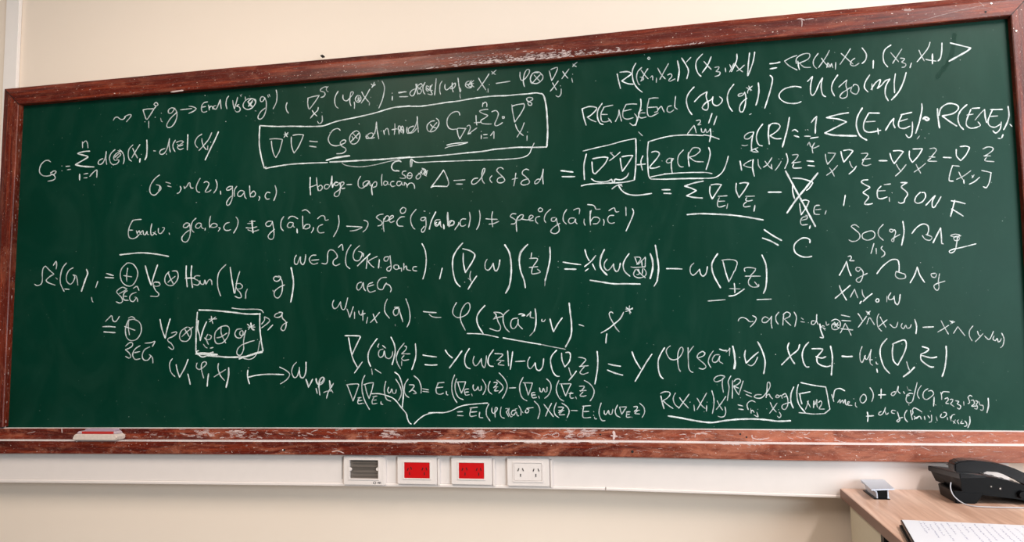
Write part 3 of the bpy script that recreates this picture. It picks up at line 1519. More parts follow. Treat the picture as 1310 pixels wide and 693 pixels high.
520 565 500 600 470 640
562 500 575 560 550 625 w2
612 512 660 510 645 545 610 580
608 580 680 570
625 590 620 620 690 620 w2
735 562 792 566 w2.2
745 600 798 605 w2.2
890 505 895 550 908 590
912 495 975 498
975 498 950 540 908 590
925 620 945 650 965 690
992 600 950 645 900 682
1020 482 1030 530 1045 572 w2
1042 475 1090 468 1122 478 w2
1122 478 1085 525 1045 572 w2
1092 565 1105 600 1120 620
1150 605 1125 640 1088 672 w2
1190 500 1245 500 1220 540 1200 560
1200 550 1268 542
1210 560 1198 590 1230 602 1272 590
T 1100 120
160 560 228 560 w2.2
252 498 265 545 288 585 w2
280 478 330 475 365 485 w2
365 485 325 535 288 585 w2
305 590 325 625 345 650
388 592 345 645 298 688
415 478 415 530 440 575 w2
445 462 525 460 w2
525 460 490 520 440 575 w2
470 590 490 630 510 665
550 582 505 620 455 655
585 460 625 455 640 475 600 525
580 528 630 530
595 540 570 562 645 565
698 532 765 535 w2.2
808 465 810 520 845 560 w2
840 442 890 438 920 450 w2
920 450 890 510 845 560 w2
1030 462 1070 445 1110 450 1115 470 1080 500 1045 520
1040 520 1095 520
1060 535 1048 560 1125 568
T 1060 190
1095 148 1035 142
1038 145 1020 200 1010 265 1045 272 w2
1090 195 1110 235 1125 258
1192 185 1130 230 1072 258
1132 262 1135 292 w2
1200 225 1210 240
1220 220 1202 245
1265 240 1225 275 1180 298 w2
T 1100 120
1020 642 1060 650 1100 660
1100 660 1085 740 1060 785 1035 778 w2
G chalk formula near the right, boxed nabla star nabla plus two q of R with a curled arrow
T 700 155
115 413 215 425 w2
125 464 232 464 w2
328 275 308 370 312 488 w2.2
300 250 400 225 520 198 640 165 740 145 w1.6
742 145 745 250 740 400 730 492 w2.2
730 492 680 505 600 515 480 520 350 528 285 542 w2
375 340 378 390 385 430 402 442 w2
380 315 430 305 480 300 510 305 w2
510 305 480 360 402 442 w2
528 260 550 285 565 300
612 258 570 295 520 332
545 262 530 270
612 310 618 360 630 420 w2
625 298 680 288 718 288 w2
718 288 680 350 630 420 w2
370 482 400 502 450 510 510 502 540 485 w2
540 485 552 515 570 485 w2
570 485 620 490 665 465 682 435 w2
560 490 570 515
542 568 580 540 625 530
598 530 612 535 628 545
598 540 630 585 680 612 760 620 875 605 w2.2
765 90 798 122
802 290 785 340 798 410 w2
752 365 825 358 w2
848 172 840 260 845 400 852 460 870 485 w2
848 172 950 142 1050 122 1180 115 1310 120 w1.4
870 485 1000 486 1150 482 1310 480 w1.8
865 468 950 450 1080 435 1200 430 1310 430 w1.5
875 260 910 252 940 270 920 310 860 385 900 392 942 378 w2
962 332 963 333
1060 315 1020 312 998 335 1010 350 1040 340 1055 315
1042 320 1040 380 1048 438 w2
1142 240 1100 290 1095 350 1115 380 1142 382
1185 260 1182 310 1190 378 w2
1190 270 1220 225 1270 225 1280 250 1240 285 1190 300
1190 300 1240 335 1310 340
T 720 110
1222 515 1235 560 1225 620 1200 700 w2
1180 408 1240 420 1310 445 w1.4
1045 400 1075 360 1100 330
1100 330 1110 360 1118 392
1118 290 1150 285 1150 305 1130 325 1158 322
1250 230 1222 310 w2
1290 252 1265 325 w2
1160 355 1165 385 1185 385 1195 360 1205 390 1225 375 1235 358
1235 358 1240 410 1228 468 w2
T 850 190
-6 212 100 206 220 200 340 200 400 210 w1.5
-6 256 100 252 250 248 380 248 440 235 490 190 520 120 535 62 w1.8
G chalk formula near the right, a sum of nablas with a crossed out term, then E i ON F
T 700 155
962 574 1030 574 w2.2
978 604 1038 606 w2.2
T 850 190
325 272 240 290 168 315 w2.2
168 315 220 330 268 352 w2
268 352 220 378 185 395 w2
185 395 240 408 318 415 w2.2
382 315 380 370 400 422 w2
390 305 430 298 478 302 w2
478 302 440 360 400 422 w2
525 395 450 400
460 410 445 450 448 485 475 488 510 475
450 442 505 440
530 462 522 502
602 290 600 350 625 410 w2
630 292 670 285 705 290 w2
705 290 670 350 625 410 w2
755 398 680 400
690 410 680 430 700 440 738 432
690 445 665 465 670 488 720 482
758 475 750 525 w2.2
190 553 300 545 400 548 550 556 680 572 828 598 w2.4
870 365 980 365 w2.4
1015 188 1070 290 1130 400 1200 530 1265 652 w2.8
1285 205 1200 310 1110 420 1028 538 w3
1075 248 1150 252 1240 280 w2.2
1075 300 1075 360 1090 420 w2.2
1245 285 1215 330 1190 350 w2
1132 460 1138 510 1145 555 w2
1145 440 1180 430 1212 440 w2
1212 440 1190 490 1145 555 w2
1180 558 1200 560
1200 570 1160 575 1140 605 1150 638 1200 635
1150 600 1190 590 1200 575
1222 645 1215 670 w2
1300 475 1265 480 1252 515 1260 548 1300 552
1265 512 1310 508
T 1060 190
-20 520 -30 550
140 390 125 478 w2
330 262 290 265 275 282 310 305 345 325 310 350 290 370 320 390 335 410 300 460 330 468 368 460 w2
520 296 465 302
440 315 410 350 412 410 445 420 490 405 w2
415 355 475 352
508 410 510 442 w2
532 370 533 371
605 285 658 285 w2
658 285 610 320 650 360 662 385 640 420 630 450 600 458 585 448 w2
770 365 735 400 722 440 745 458 785 445 812 405 805 370 780 368 w2
815 475 880 405 895 395 w2
895 395 870 440 870 490 890 490 w2
890 488 915 450 942 402 w2
1028 438 1080 445 1145 462 w2.2
1058 432 1045 480 1022 568 w2.2
1030 505 1080 535 1128 565 w2.2
T 940 270
245 155 320 205 392 245 w2.4
232 225 300 250 365 285 w2.4
628 265 628 240 600 225 560 228 510 265 495 305 510 350 560 380 610 385 645 378 w2.2
598 298 599 299 w1
T 1040 230
'''

# ---------------------------------------------------------------- helpers
def empty(name, loc=(0, 0, 0)):
    o = bpy.data.objects.new(name, None); col.objects.link(o); o.location = loc; o.empty_display_size = .05; return o
def tag(o, label=None, cat=None, group=None, kind=None):
    for k, v in (('label', label), ('category', cat), ('group', group), ('kind', kind)):
        if v: o[k] = v
    return o
def link(name, me, mat, parent=None, smooth=False):
    o = bpy.data.objects.new(name, me); col.objects.link(o)
    if mat: me.materials.append(mat)
    if parent:
        o.parent = parent; o.matrix_parent_inverse = Matrix.Translation(-parent.location)
    if smooth:
        for p in me.polygons: p.use_smooth = True
    return o
def from_bm(name, bm, mat, parent=None, bevel=0, smooth=False, seg=2):
    if bevel: bmesh.ops.bevel(bm, geom=list(bm.edges), offset=bevel, segments=seg, affect='EDGES', clamp_overlap=True)
    bmesh.ops.recalc_face_normals(bm, faces=bm.faces)
    me = bpy.data.meshes.new(name); bm.to_mesh(me); bm.free()
    return link(name, me, mat, parent, smooth)
def hexa(bm, c):                               # c: eight corners, front four then back four
    v = [bm.verts.new(p) for p in c]
    for f in ((0, 1, 2, 3), (7, 6, 5, 4), (0, 4, 5, 1), (1, 5, 6, 2), (2, 6, 7, 3), (3, 7, 4, 0)): bm.faces.new([v[i] for i in f])
def box(bm, x0, x1, y0, y1, z0, z1):
    hexa(bm, [(x0, y0, z0), (x1, y0, z0), (x1, y0, z1), (x0, y0, z1), (x0, y1, z0), (x1, y1, z0), (x1, y1, z1), (x0, y1, z1)])
def mbox(name, dims, mat, parent=None, bevel=0, seg=2):
    bm = bmesh.new(); box(bm, *dims); return from_bm(name, bm, mat, parent, bevel, False, seg)
def prism(name, outline, y0, y1, mat, parent=None, bevel=0, shift=(0, 0), seg=2):
    """outline of (x, z) points extruded from y0 to y1"""
    bm = bmesh.new(); n = len(outline)
    a = [bm.verts.new((x, y0, z)) for x, z in outline]; b = [bm.verts.new((x + shift[0], y1, z + shift[1])) for x, z in outline]
    bm.faces.new(a); bm.faces.new(list(reversed(b)))
    for i in range(n): bm.faces.new((a[i], b[i], b[(i + 1) % n], a[(i + 1) % n]))
    return from_bm(name, bm, mat, parent, bevel, False, seg)
def loft(name, rings, mat, parent=None, smooth=False):
    """rings of equal point count; closed cross sections, capped at both ends"""
    bm = bmesh.new(); rr = [[bm.verts.new(p) for p in r] for r in rings]
    for a, b in zip(rr, rr[1:]):
        n = len(a)
        for i in range(n): bm.faces.new((a[i], a[(i + 1) % n], b[(i + 1) % n], b[i]))
    bm.faces.new(rr[0]); bm.faces.new(list(reversed(rr[-1])))
    return from_bm(name, bm, mat, parent, 0, smooth)
def tube(name, pts, r, mat, parent=None):
    c = bpy.data.curves.new(name, 'CURVE'); c.dimensions = '3D'; c.bevel_depth = r; c.bevel_resolution = 3
    s = c.splines.new('POLY'); q = spline([tuple(p) for p in pts], .004); s.points.add(len(q) - 1)
    for p, v in zip(s.points, q): p.co = (*v, 1)
    t = bpy.data.objects.new('t', c); col.objects.link(t)
    dg = bpy.context.evaluated_depsgraph_get(); dg.update(); me = bpy.data.meshes.new_from_object(t.evaluated_get(dg)); me.name = name
    bpy.data.objects.remove(t); return link(name, me, mat, parent, True)
def spline(p, step):
    """Catmull-Rom through the points, sampled about every `step`"""
    if len(p) < 3:
        n = max(1, int(math.dist(p[0], p[-1]) / step)); return [tuple(a + (b - a) * i / n for a, b in zip(p[0], p[-1])) for i in range(n + 1)]
    out = []
    for i in range(len(p) - 1):
        p1, p2 = p[i], p[i + 1]; p0 = p[i - 1] if i else p1; p3 = p[i + 2] if i + 2 < len(p) else p2
        n = max(1, int(math.dist(p1, p2) / step + .5))
        for k in range(n):
            t = k / n
            out.append(tuple(.5 * (2 * b + (c - a) * t + (2 * a - 5 * b + 4 * c - d) * t * t + (3 * b - a - 3 * c + d) * t ** 3) for a, b, c, d in zip(p0, p1, p2, p3)))
    out.append(tuple(p[-1])); return out
def interp(tab, x):
    for (a, b), (c, d) in zip(tab, tab[1:]):
        if x <= c or (c, d) == tab[-1]: return b + (d - b) * (x - a) / (c - a)
def marks(name, strokes, mat, parent, place, step=1.3, lift=.0008, jitter=.14):
    """strokes: (points, width, press) in one plane; each becomes a low ridge of chalk laid on a surface by place(x, y, lift)"""
    rnd = random.Random(len(strokes)); V = []; Fc = []; A = []
    for pts, wd, press in strokes:
        q = spline(pts, step)
        if len(q) < 2: continue
        n = len(q); base = len(V); ph = rnd.random() * 9
        for i, (x, y) in enumerate(q):
            a, b = q[max(0, i - 1)], q[min(n - 1, i + 1)]; dx, dy = b[0] - a[0], b[1] - a[1]; l = math.hypot(dx, dy) or 1
            nx, ny = -dy / l, dx / l; h = wd / 2 * (1 + jitter * math.sin(i * .7 + ph) + rnd.uniform(-jitter, jitter) * .5)
            if i in (0, n - 1):
                h *= .55; e = (-1 if i == 0 else 1) * wd * .32; x += dx / l * e; y += dy / l * e
            V += [place(x + nx * h, y + ny * h, .00005), place(x, y, lift), place(x - nx * h, y - ny * h, .00005)]
            A += [press * (.85 + .15 * math.sin(i * .23 + ph))] * 3
            if i:
                k = base + 3 * i
                Fc += [(k - 3, k - 2, k + 1, k), (k - 2, k - 1, k + 2, k + 1)]
    me = bpy.data.meshes.new(name); me.from_pydata(V, [], Fc)
    at = me.attributes.new('press', 'FLOAT', 'POINT'); at.data.foreach_set('value', A)
    return link(name, me, mat, parent, True)

# ---------------------------------------------------------------- the room
WY = 0.02                                      # face of the wall; the writing surface is y = 0
tag(mbox('wall_front', (-1.6, 6.0, WY, WY + .12, 0, 2.85), M['wall']), kind='structure')
tag(mbox('floor', (-1.6, 6.0, -5.5, WY + .12, -.08, 0), M['floor']), kind='structure')
tag(mbox('ceiling', (-1.6, 6.0, -5.5, WY + .12, 2.85, 2.95), M['duct']), kind='structure')

# ---------------------------------------------------------------- chalkboard
T_IN = [(23.5, 133), (280, 112.3), (360, 105.5), (600, 84.6), (700, 77), (960, 50.5), (1060, 42.3), (1293.5, 19.5)]
T_OUT = [(6, 113.8), (280, 88), (360, 81), (600, 59.3), (700, 50.2), (960, 23.2), (1060, 13.7), (1321, -10.5)]
L_IN = [(23.5, 133), (12.5, 350), (3.4, 546)]
L_OUT = [(6, 113.8), (-5.5, 350), (-15, 549)]
R_IN = [(1293.5, 19.5), (1299.5, 100), (1311, 270), (1327, 552)]
R_OUT = [(1321, -10.5), (1329, 90), (1343, 265), (1362, 553)]
B_TOP = [(-18, 547.2), (50, 547.2), (350, 547.2), (750, 547.6), (1010, 549.6), (1280, 551.2), (1365, 552)]
B_MID = [(-18, 563.2), (50, 563.4), (350, 564.2), (750, 564.3), (1010, 567.4), (1280, 569.4), (1365, 570)]
B_BOT = [(-18, 580), (50, 580), (350, 581.2), (750, 583.9), (1010, 588.8), (1280, 592), (1365, 593)]
board = tag(empty('chalkboard', (1.5, 0, ZB)), 'long green chalkboard in a worn mahogany frame, covered with white chalk formulas', 'chalkboard')
YF, YO, YL = -.022, -.010, -.050               # rail face, bevelled outer edge, front of the chalk ledge
def rail(name, inner, outer, mat):
    rings = []
    for (a, b), (c, d) in zip(inner, outer):
        bx, by = a + (c - a) * .72, b + (d - b) * .72
        i = PX(a, b, YF); o = PX(c, d, YO); m_ = PX(bx, by, YF - .001)
        i2 = Vector((i.x, .003, i.z)); ia = i + (m_ - i) * .06; i = i + Vector((0, .002, 0)); m2 = m_ + (o - m_) * .12
        rings.append([i2, i, ia, m_, Vector((m2.x, YF + .004, m2.z)), o, Vector((o.x, .0045, o.z)), Vector((i.x, .0045, i.z))])
    return loft(name, rings, mat, board)
rail('top_rail', T_IN, T_OUT, M['woodx'])
rail('left_stile', L_IN, L_OUT, M['woodz'])
rail('right_stile', R_IN, R_OUT, M['woodz'])
def strip(name, top, bot, yf, yb, ybb, mat, lipz=0.):
    rings = []
    for (a, b), (c, d) in zip(top, bot):
        t, u = PX(a, b, yf), PX(c, d, yf)
        rings.append([Vector((t.x, yb, t.z + lipz)), Vector((t.x, yf + .0015, t.z)), Vector((t.x, yf, t.z - .0015)), Vector((u.x, yf, u.z + .001)), Vector((u.x, yf + .001, u.z)), Vector((u.x, ybb, u.z))])
    return loft(name, rings, mat, board)
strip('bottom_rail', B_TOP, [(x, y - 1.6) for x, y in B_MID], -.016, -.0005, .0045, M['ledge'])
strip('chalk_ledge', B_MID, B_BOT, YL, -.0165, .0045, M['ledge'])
a, b = PX(-2, 100), PX(1335, 560)              # the sheet itself, tucked behind the rails
rings = []
for (tx, ty) in T_IN:
    bx = 3 + (tx - 23.5) * (1327 - 3) / 1270
    t, u = PX(tx, ty - 6), PX(bx, interp(B_TOP, bx) + 4)
    if tx < 30: t.x -= .02; u.x -= .02
    if tx > 1290: t.x += .03; u.x += .03
    rings.append([Vector((t.x, 0, t.z)), Vector((u.x, 0, u.z)), Vector((u.x, .004, u.z)), Vector((t.x, .004, t.z))])
loft('writing_surface', rings, M['green'], board)
mbox('backing_board', (.05, 2.95, .0046, WY - .0005, ZB - .03, ZB + 1.08), M['black'], board)

def on(y0):
    return lambda x, y, l: PX(x, y, y0 - l)
groups = []; org = (0, 0)
for ln in STROKES.strip().splitlines():
    if ln[0] == 'G': 
        lab = ln[2:]; g = next((g for g in groups if g[0] == lab), None)
        if not g: g = (lab, []); groups.append(g)
    elif ln[0] == 'T': org = tuple(int(v) for v in ln.split()[1:3])
    else:
        tk = ln.split(); wd = 1.25; pr = 1.0
        if tk[-1][0] == 'w': wd = float(tk.pop()[1:]); 
        if wd <= 1.3: pr = .55 if wd <= 1.05 else .75
        v = [float(q) for q in tk]; p = [(org[0] + v[i] / 6.55, org[1] + v[i + 1] / 6.55) for i in range(0, len(v) - 1, 2)]
        g[1].append((p, (wd * .74 if wd > 1.4 else wd) if wd > 1.1 else 1.1, pr))
def clusters(st, gap=8.0):
    """strokes that lie close together, word by word"""
    left = list(st); out = []
    pts = {id(s): spline(s[0], 5.0) for s in left}
    while left:
        cur = [left.pop()]; todo = list(cur)
        while todo:
            a = pts[id(todo.pop())]
            near = [s for s in left if any(abs(p[0] - q[0]) < gap and abs(p[1] - q[1]) < gap for p in a for q in pts[id(s)])]
            for s in near: left.remove(s)
            cur += near; todo += near
        out.append(cur)
    return out
for lab, st in groups:
    for part in clusters(st):
        tag(marks('chalk_formula', part, M['chalk'], board, on(-.0002)), lab)
rnd = random.Random(7)
# chalk crumbs and rubbed smears on the frame
st = []
for i in range(420):
    x = min(790, max(545, rnd.gauss(680, 52))); e = interp(T_IN, x); k = max(0, 1 - abs(x - 690) / 130); y = e - 1.6 - abs(rnd.gauss(0, 1.2 + 4.2 * k)); y = max(y, e - 17)
    l = rnd.uniform(.8, 4.5); st.append(([(x, y), (x + l, y - .09 * l + rnd.uniform(-1, .6))], rnd.uniform(.6, 1.7), rnd.uniform(.35, .95)))
for i in range(70):
    x = rnd.uniform(760, 900); e = interp(T_IN, x); st.append(([(x, e - 1.5), (x + 3, e - 1.9 - rnd.random() * 1.5)], .9, .6))
for i in range(60):
    x = rnd.uniform(560, 640); e = interp(T_IN, x); y = e - 11 + rnd.uniform(-2.5, 2.5); st.append(([(x, y), (x + 2, y - .3)], .7, .5))
for i in range(90):
    x = rnd.uniform(40, 1280); e = interp(T_IN, x); y = e - rnd.uniform(2, 20); st.append(([(x, y), (x + rnd.uniform(.4, 2), y + rnd.uniform(-.8, .3))], rnd.uniform(.6, 1.1), .75))
st += [([(219, 117.6), (234, 115.6)], 1.9, 1.), ([(1020, 24.5), (1024, 24), (1026, 27), (1025.7, 34)], 1.2, .9), ([(1024, 23.5), (1029, 25.8)], 1.6, .9), ([(1030, 25), (1040, 23.6)], 1.2, .7),
       ([(1157, 12.5), (1165, 13)], 3, .5), ([(1180, 26), (1225, 14), (1262, 6)], .7, .5), ([(1252, 2), (1259, 8)], .8, .7)]
tag(marks('chalk_smear', st, M['smear'], board, on(YF - .0012)), 'rubbed chalk smears and crumbs on the top rail', kind='stuff')
st = []
for i in range(230):                           # doodles and rubs on the strip under the board
    x = rnd.uniform(155, 1300); t, m_ = interp(B_TOP, x), interp(B_MID, x); y = rnd.uniform(t + 2, m_ - 3.5); l = rnd.uniform(1, 9); a = rnd.uniform(-.35, .35)
    st.append(([(x, y), (x + l * .5, y + a * l * .5 + rnd.uniform(-.8, .8)), (x + l, min(m_ - 3, max(t + 2, y + a * l)))], rnd.uniform(.6, 1.3), rnd.uniform(.3, .75)))
for cx_, w_ in ((255, 30), (300, 14), (495, 24), (728, 14), (610, 12), (750, 18)):
    for i in range(26):
        x = cx_ + rnd.uniform(-w_ / 2, w_ / 2); t = interp(B_TOP, x); y = t + rnd.uniform(2.5, 12)
        st.append(([(x, y), (x + rnd.uniform(2, 7), y + rnd.uniform(-1.2, 1.2))], rnd.uniform(1, 2.2), rnd.uniform(.25, .6)))
for x0 in (709, 741):
    t = interp(B_TOP, x0) + 8.5; st.append(([(x0, t - 2), (x0 - 2.5, t), (x0 - 1, t + 2.4), (x0 + 5, t + 2.2), (x0 + 5.5, t - 2), (x0, t - 2)], 1, .8))
st += [([(x, y) for x, y in ((785, 552), (786, 557), (785, 561))], 3.2, 1.), ([(782, 557), (789, 558)], 2.6, 1.), ([(896, 555), (890, 555), (889, 559)], 1, .8), ([(892, 554), (904, 555)], 1.1, .7),
       ([(962, 556), (963, 560), (972, 562), (984, 560)], 1.3, .8), ([(79, 548), (79.3, 553)], 1.8, .9), ([(35, 554), (45, 552)], 1, .6), ([(1217, 555), (1219, 558)], 2, 1.)]
tag(marks('chalk_smear', st, M['smear'], board, on(-.0162)), 'chalk rubs and doodles on the strip below the writing surface', kind='stuff')
st = []
for i in range(85):
    x = rnd.uniform(10, 1290); t, m_ = interp(B_MID, x), interp(B_BOT, x); y = rnd.uniform(t + 1.5, m_ - 2); l = rnd.uniform(.5, 3 + (x / 260) ** 1.5); a = rnd.uniform(-.08, .08)
    st.append(([(x, y), (x + l, y + a * l)], rnd.uniform(.5, 1.0), rnd.uniform(.25, .6)))
for x0, x1 in ((495, 530), (670, 690), (695, 740), (752, 790), (920, 975), (560, 600)):
    for i in range(34):
        x = rnd.uniform(x0, x1); t = interp(B_MID, x) + 1; st.append(([(x, t), (x + rnd.uniform(2, 6), t + abs(rnd.gauss(0, .8)))], 1.2, .7))
st += [([(425, 577.5), (432, 576.6), (440, 579.5)], 1.1, .9), ([(1178, 571), (1190, 576)], .9, .7)]
tag(marks('chalk_smear', st, M['smear'], board, on(YL - .0002)), 'chalk rubs on the front of the ledge', kind='stuff')
# dusty line along the left lip
st = [([(rnd.gauss(0, .6) + interp([(b_, a_) for a_, b_ in L_IN], y) + 2.6, y), (interp([(b_, a_) for a_, b_ in L_IN], y + 4) + 2.6, y + 4)], 1.6, .8) for y in [150 + rnd.random() * 395 for i in range(160)]]
tag(marks('chalk_smear', st, M['smear'], board, on(-.0105)), 'chalk dust rubbed on the inner edge of the left stile', kind='stuff')
# a streak wiped clean in the top right
marks('wiped_streak', [([(1221, 44), (1219, 62), (1213, 80), (1203, 93), (1199, 99)], 6, .6)], M['clean'], board, on(-.0001), lift=.0001)
# screw heads, holes, dangling wire
def disc(name, px, py, y, r, d, mat, parent, n=16):
    c = PX(px, py, y); bm = bmesh.new()
    bmesh.ops.create_cone(bm, cap_ends=True, segments=n, radius1=r, radius2=r * .8, depth=d, matrix=Matrix.Translation(c) @ Matrix.Rotation(math.pi / 2, 4, 'X'))
    return from_bm(name, bm, mat, parent)
for px, py, y in ((1268, 4.5, YF - .0015), (1300, 39.5, YF - .0015), (430, 549.8, -.0165)): disc('screw', px, py, y, .0026, .002, M['screw'], board)
for px, py, y in ((1261, 15, YF - .001), (809, 577.5, YL), (363.5, 575.5, YL), (768, 555.5, -.016), (947, 555, -.016), (955, 559, -.016)): disc('screw_hole', px, py, y, .0028 if py < 560 else .0042, .0008, M['dark'], board)
for mj in ([(24, 133.6), (6.5, 114.3)], [(1293.5, 19), (1320, -9)]): marks('mitre_joint', [(mj, .9, 1)], M['dark'], board, on(YF - .0012), lift=.0002)
tag(disc('screw', 361.8, 575.3, YL - .0004, .0022, .001, M['plastic'], board), 'white plug half filling a hole in the ledge')
c = PX(412, 71.4, YO - .002)
cl = tag(mbox('mounting_clip', (c.x - .005, c.x + .004, YO - .004, YO + .01, c.z - .002, c.z + .003), M['dark'], board, .001), 'small black clip on top of the frame')

# ---------------------------------------------------------------- eraser on the ledge
er = tag(empty('blackboard_eraser', PX(121, 562, -.04)), 'dusty felt chalkboard eraser with a red stripe lying on the ledge at the left', 'eraser')
zl = PX(121, 563.2, YL).z + .0006
x0, x1 = PX(93, 560, -.058).x, PX(146, 560, -.058).x
prism('felt_pad', [(x0 - .002, zl + .006), (x0 + .004, zl), (x1 + .004, zl), (x1 + .012, zl + .009), (x1 + .004, zl + .019), (x0 + .006, zl + .019)], -.059, -.019, M['felt'], er, .0025)
prism('back_plate', [(x0 + .008, zl + .0192), (x1 + .002, zl + .0192), (x1 - .004, zl + .027), (x0 + .014, zl + .027)], -.053, -.021, simple('eraser_back', (196, 176, 184), .8), er, .0015)
prism('grip', [(x0 + .030, zl + .0272), (x1 - .006, zl + .0272), (x1 - .012, zl + .0335), (x0 + .036, zl + .0335)], -.048, -.023, simple('lilac_grip', (176, 150, 166), .7), er, .001)
mbox('stripe', (x0 + .028, x1 - .006, -.0538, -.0528, zl + .0198, zl + .0268), simple('red_stripe', (190, 40, 34), .6), er)

# ---------------------------------------------------------------- trunking, duct
YT = -.030
TB = [(-40, 617), (50, 617.5), (350, 620.6), (560, 623), (750, 626.6), (774.5, 627.2)], [(775.6, 627.3), (1010, 635), (1150, 639.5), (1294, 643)]
tr = tag(empty('cable_trunking', PX(600, 605, YT)), 'long white plastic cable trunking along the wall under the chalkboard', 'trunking')
for k, seg in enumerate([TB[0][:-1] + TB[1][1:], TB[0], TB[1]]):
    r1, r2 = [], []
    for x, y in seg:
        t = PX(x, interp(B_BOT, x), YL); top = t.z - .0015; u = PX(x, y, YT); l = PX(x, y - 4.6, YT)
        r1.append([Vector((u.x, YT, top)), Vector((u.x, YT, l.z)), Vector((u.x, WY - .001, l.z)), Vector((u.x, WY - .001, top))])
        r2.append([Vector((u.x, YT - .0012, l.z - .0004)), Vector((u.x, YT - .004, l.z - .003)), Vector((u.x, YT - .004, u.z + .002)), Vector((u.x, YT - .001, u.z)), Vector((u.x, WY - .001, u.z)), Vector((u.x, WY - .001, l.z - .0004))])
    if k: loft('trunking_lip', r2, M['plastic'], tr)
    else: loft('trunking_cover', r1, M['plastic'], tr)
def clip(px, y0, y1):
    a, b = PX(px, y0, YT), PX(px, y1, YT - .006)
    mbox('joint_clip', (a.x - .0032, a.x + .0032, YT - .0075, YT + .001, b.z, a.z - .004), M['plastic'], tr, .0015)
for px, y0, y1 in ((493.2, 583, 620.5), (561.6, 584, 621), (632, 584.5, 622), (705.3, 585, 624)): clip(px, y0, y1)
a = PX(438, 583, YT); b = PX(438, 612.5, YT); mbox('seam', (a.x - .0008, a.x + .0008, YT - .0004, YT + .001, b.z, a.z - .003), M['dark'], tr)

du = tag(empty('cable_duct', PX(14, 60, -.005)), 'white vertical cable duct on the wall at the far left, running behind the board', 'duct')
a, b = PX(6, 0, 0.), PX(23.5, 0, 0.)
mbox('duct_cover', (a.x, b.x, .005, WY - .0005, ZB + .05, 2.849), M['duct'], du, .003)
mbox('duct_ridge', (b.x - .004, b.x - .0015, .0046, .0052, ZB + .05, 2.845), M['duct'], du, .0005)

# ---------------------------------------------------------------- outlets
def slot(parent, px, py, ang, y, mat, ln=.0078, w_=.0022):
    c = PX(px, py, y); bm = bmesh.new(); box(bm, -w_ / 2, w_ / 2, -.0008, .0008, -ln / 2, ln / 2)
    bm.transform(Matrix.Translation(c) @ Matrix.Rotation(ang, 4, 'Y')); return from_bm('slot', bm, mat, parent)
def frame_plate(name, o, i, y0, y1, mat, parent, bev=.0015):
    """a plate with a rectangular opening; o and i are (x0, x1, z0, z1)"""
    bm = bmesh.new(); X = lambda q: [(q[0], q[2]), (q[1], q[2]), (q[1], q[3]), (q[0], q[3])]
    of = [bm.verts.new((x, y0, z)) for x, z in X(o)]; jf = [bm.verts.new((x, y0, z)) for x, z in X(i)]
    ob = [bm.verts.new((x, y1, z)) for x, z in X(o)]; jb = [bm.verts.new((x, y1, z)) for x, z in X(i)]
    for k in range(4):
        n = (k + 1) % 4
        for f in ((of[k], of[n], jf[n], jf[k]), (ob[n], ob[k], jb[k], jb[n]), (ob[k], ob[n], of[n], of[k]), (jf[k], jf[n], jb[n], jb[k])): bm.faces.new(f)
    return from_bm(name, bm, mat, parent, bev)
def rect(x0, x1, y0, y1, y):
    a, b, c, d = PX(x0, y0, y), PX(x1, y0, y), PX(x0, y1, y), PX(x1, y1, y)
    return ((a.x + c.x) / 2, (b.x + d.x) / 2, (c.z + d.z) / 2, (a.z + b.z) / 2)
def outlet(o, i, label, module, group=None, slots=()):
    yp = YT - .010; e = tag(empty('power_outlet' if slots else 'empty_outlet_plate', PX((o[0] + o[1]) / 2, o[3], yp)), label, 'outlet', group)
    O, I = rect(*o, yp), rect(*i, yp)
    frame_plate('face_plate', O, I, yp, YT - .0002, M['plastic'], e)
    d = .0035; frame_plate('inner_rim', (I[0] - d, I[1] + d, I[2] - d, I[3] + d), (I[0] + .0004, I[1] - .0004, I[2] + .0004, I[3] - .0004), yp - .0018, yp + .002, M['plastic'], e, .0006)
    if slots:
        g = .0008 if module is M['plastic'] else .0003
        mo = mbox('socket_module', (I[0] + g, I[1] - g, yp - .0006, YT + .001, I[2] + g, I[3] - g), module, e, .0006)
        for sx, sy, an in slots: slot(mo, sx, sy, an, yp - .0008, M['dark'])
    return e, I, yp
e, I, yp = outlet((439.3, 491, 583.5, 620.4), (447, 484, 588, 612.2), 'white outlet plate with an empty grey opening, leftmost on the trunking', None)
mbox('back_box', (I[0] - .001, I[1] + .001, YT - .0001, YT + .001, I[2] - .001, I[3] + .001), M['grey'], e)
h = I[3] - I[2]
for k, (f, t) in enumerate(((.12, .02), (.30, .05), (.52, .03), (.60, .06), (.80, .07))): mbox('rail', (I[0] + .001, I[1] - .001, YT - .0045 + .001 * (k % 2), YT - .0002, I[2] + h * f, I[2] + h * (f + t)), M['grey'], e, .0006)
for px in (448, 483): disc('screw_tab', px, 600, yp + .002, .0052, .003, M['plastic'], e)
T = [([(478, 616), (478, 618.5), (480.5, 618.6)], .7, 1), ([(482, 617.5), (483, 617.5)], .7, 1), ([(484, 618.6), (484, 616), (485.6, 618.4), (485.8, 616)], .7, 1), ([(487, 616), (487, 618.5)], .7, 1), ([(478.2, 616), (480.4, 616.2), (480.6, 618)], .7, 1)]
tag(marks('printed_mark', T, M['text'], e, on(yp - .0002), .5, .0002), kind='stuff')
A = .35; G_ = 'power outlets on the trunking'
outlet((508, 558.6, 584, 619.5), (517, 550, 591, 611.6), 'double power outlet with red face, next to the empty grey opening', M['red'], G_, ((521.8, 600, A), (526, 598.6, -A), (524, 605.4, 0), (540.5, 599.6, A), (545.6, 599.4, -A), (543, 605.6, 0)))
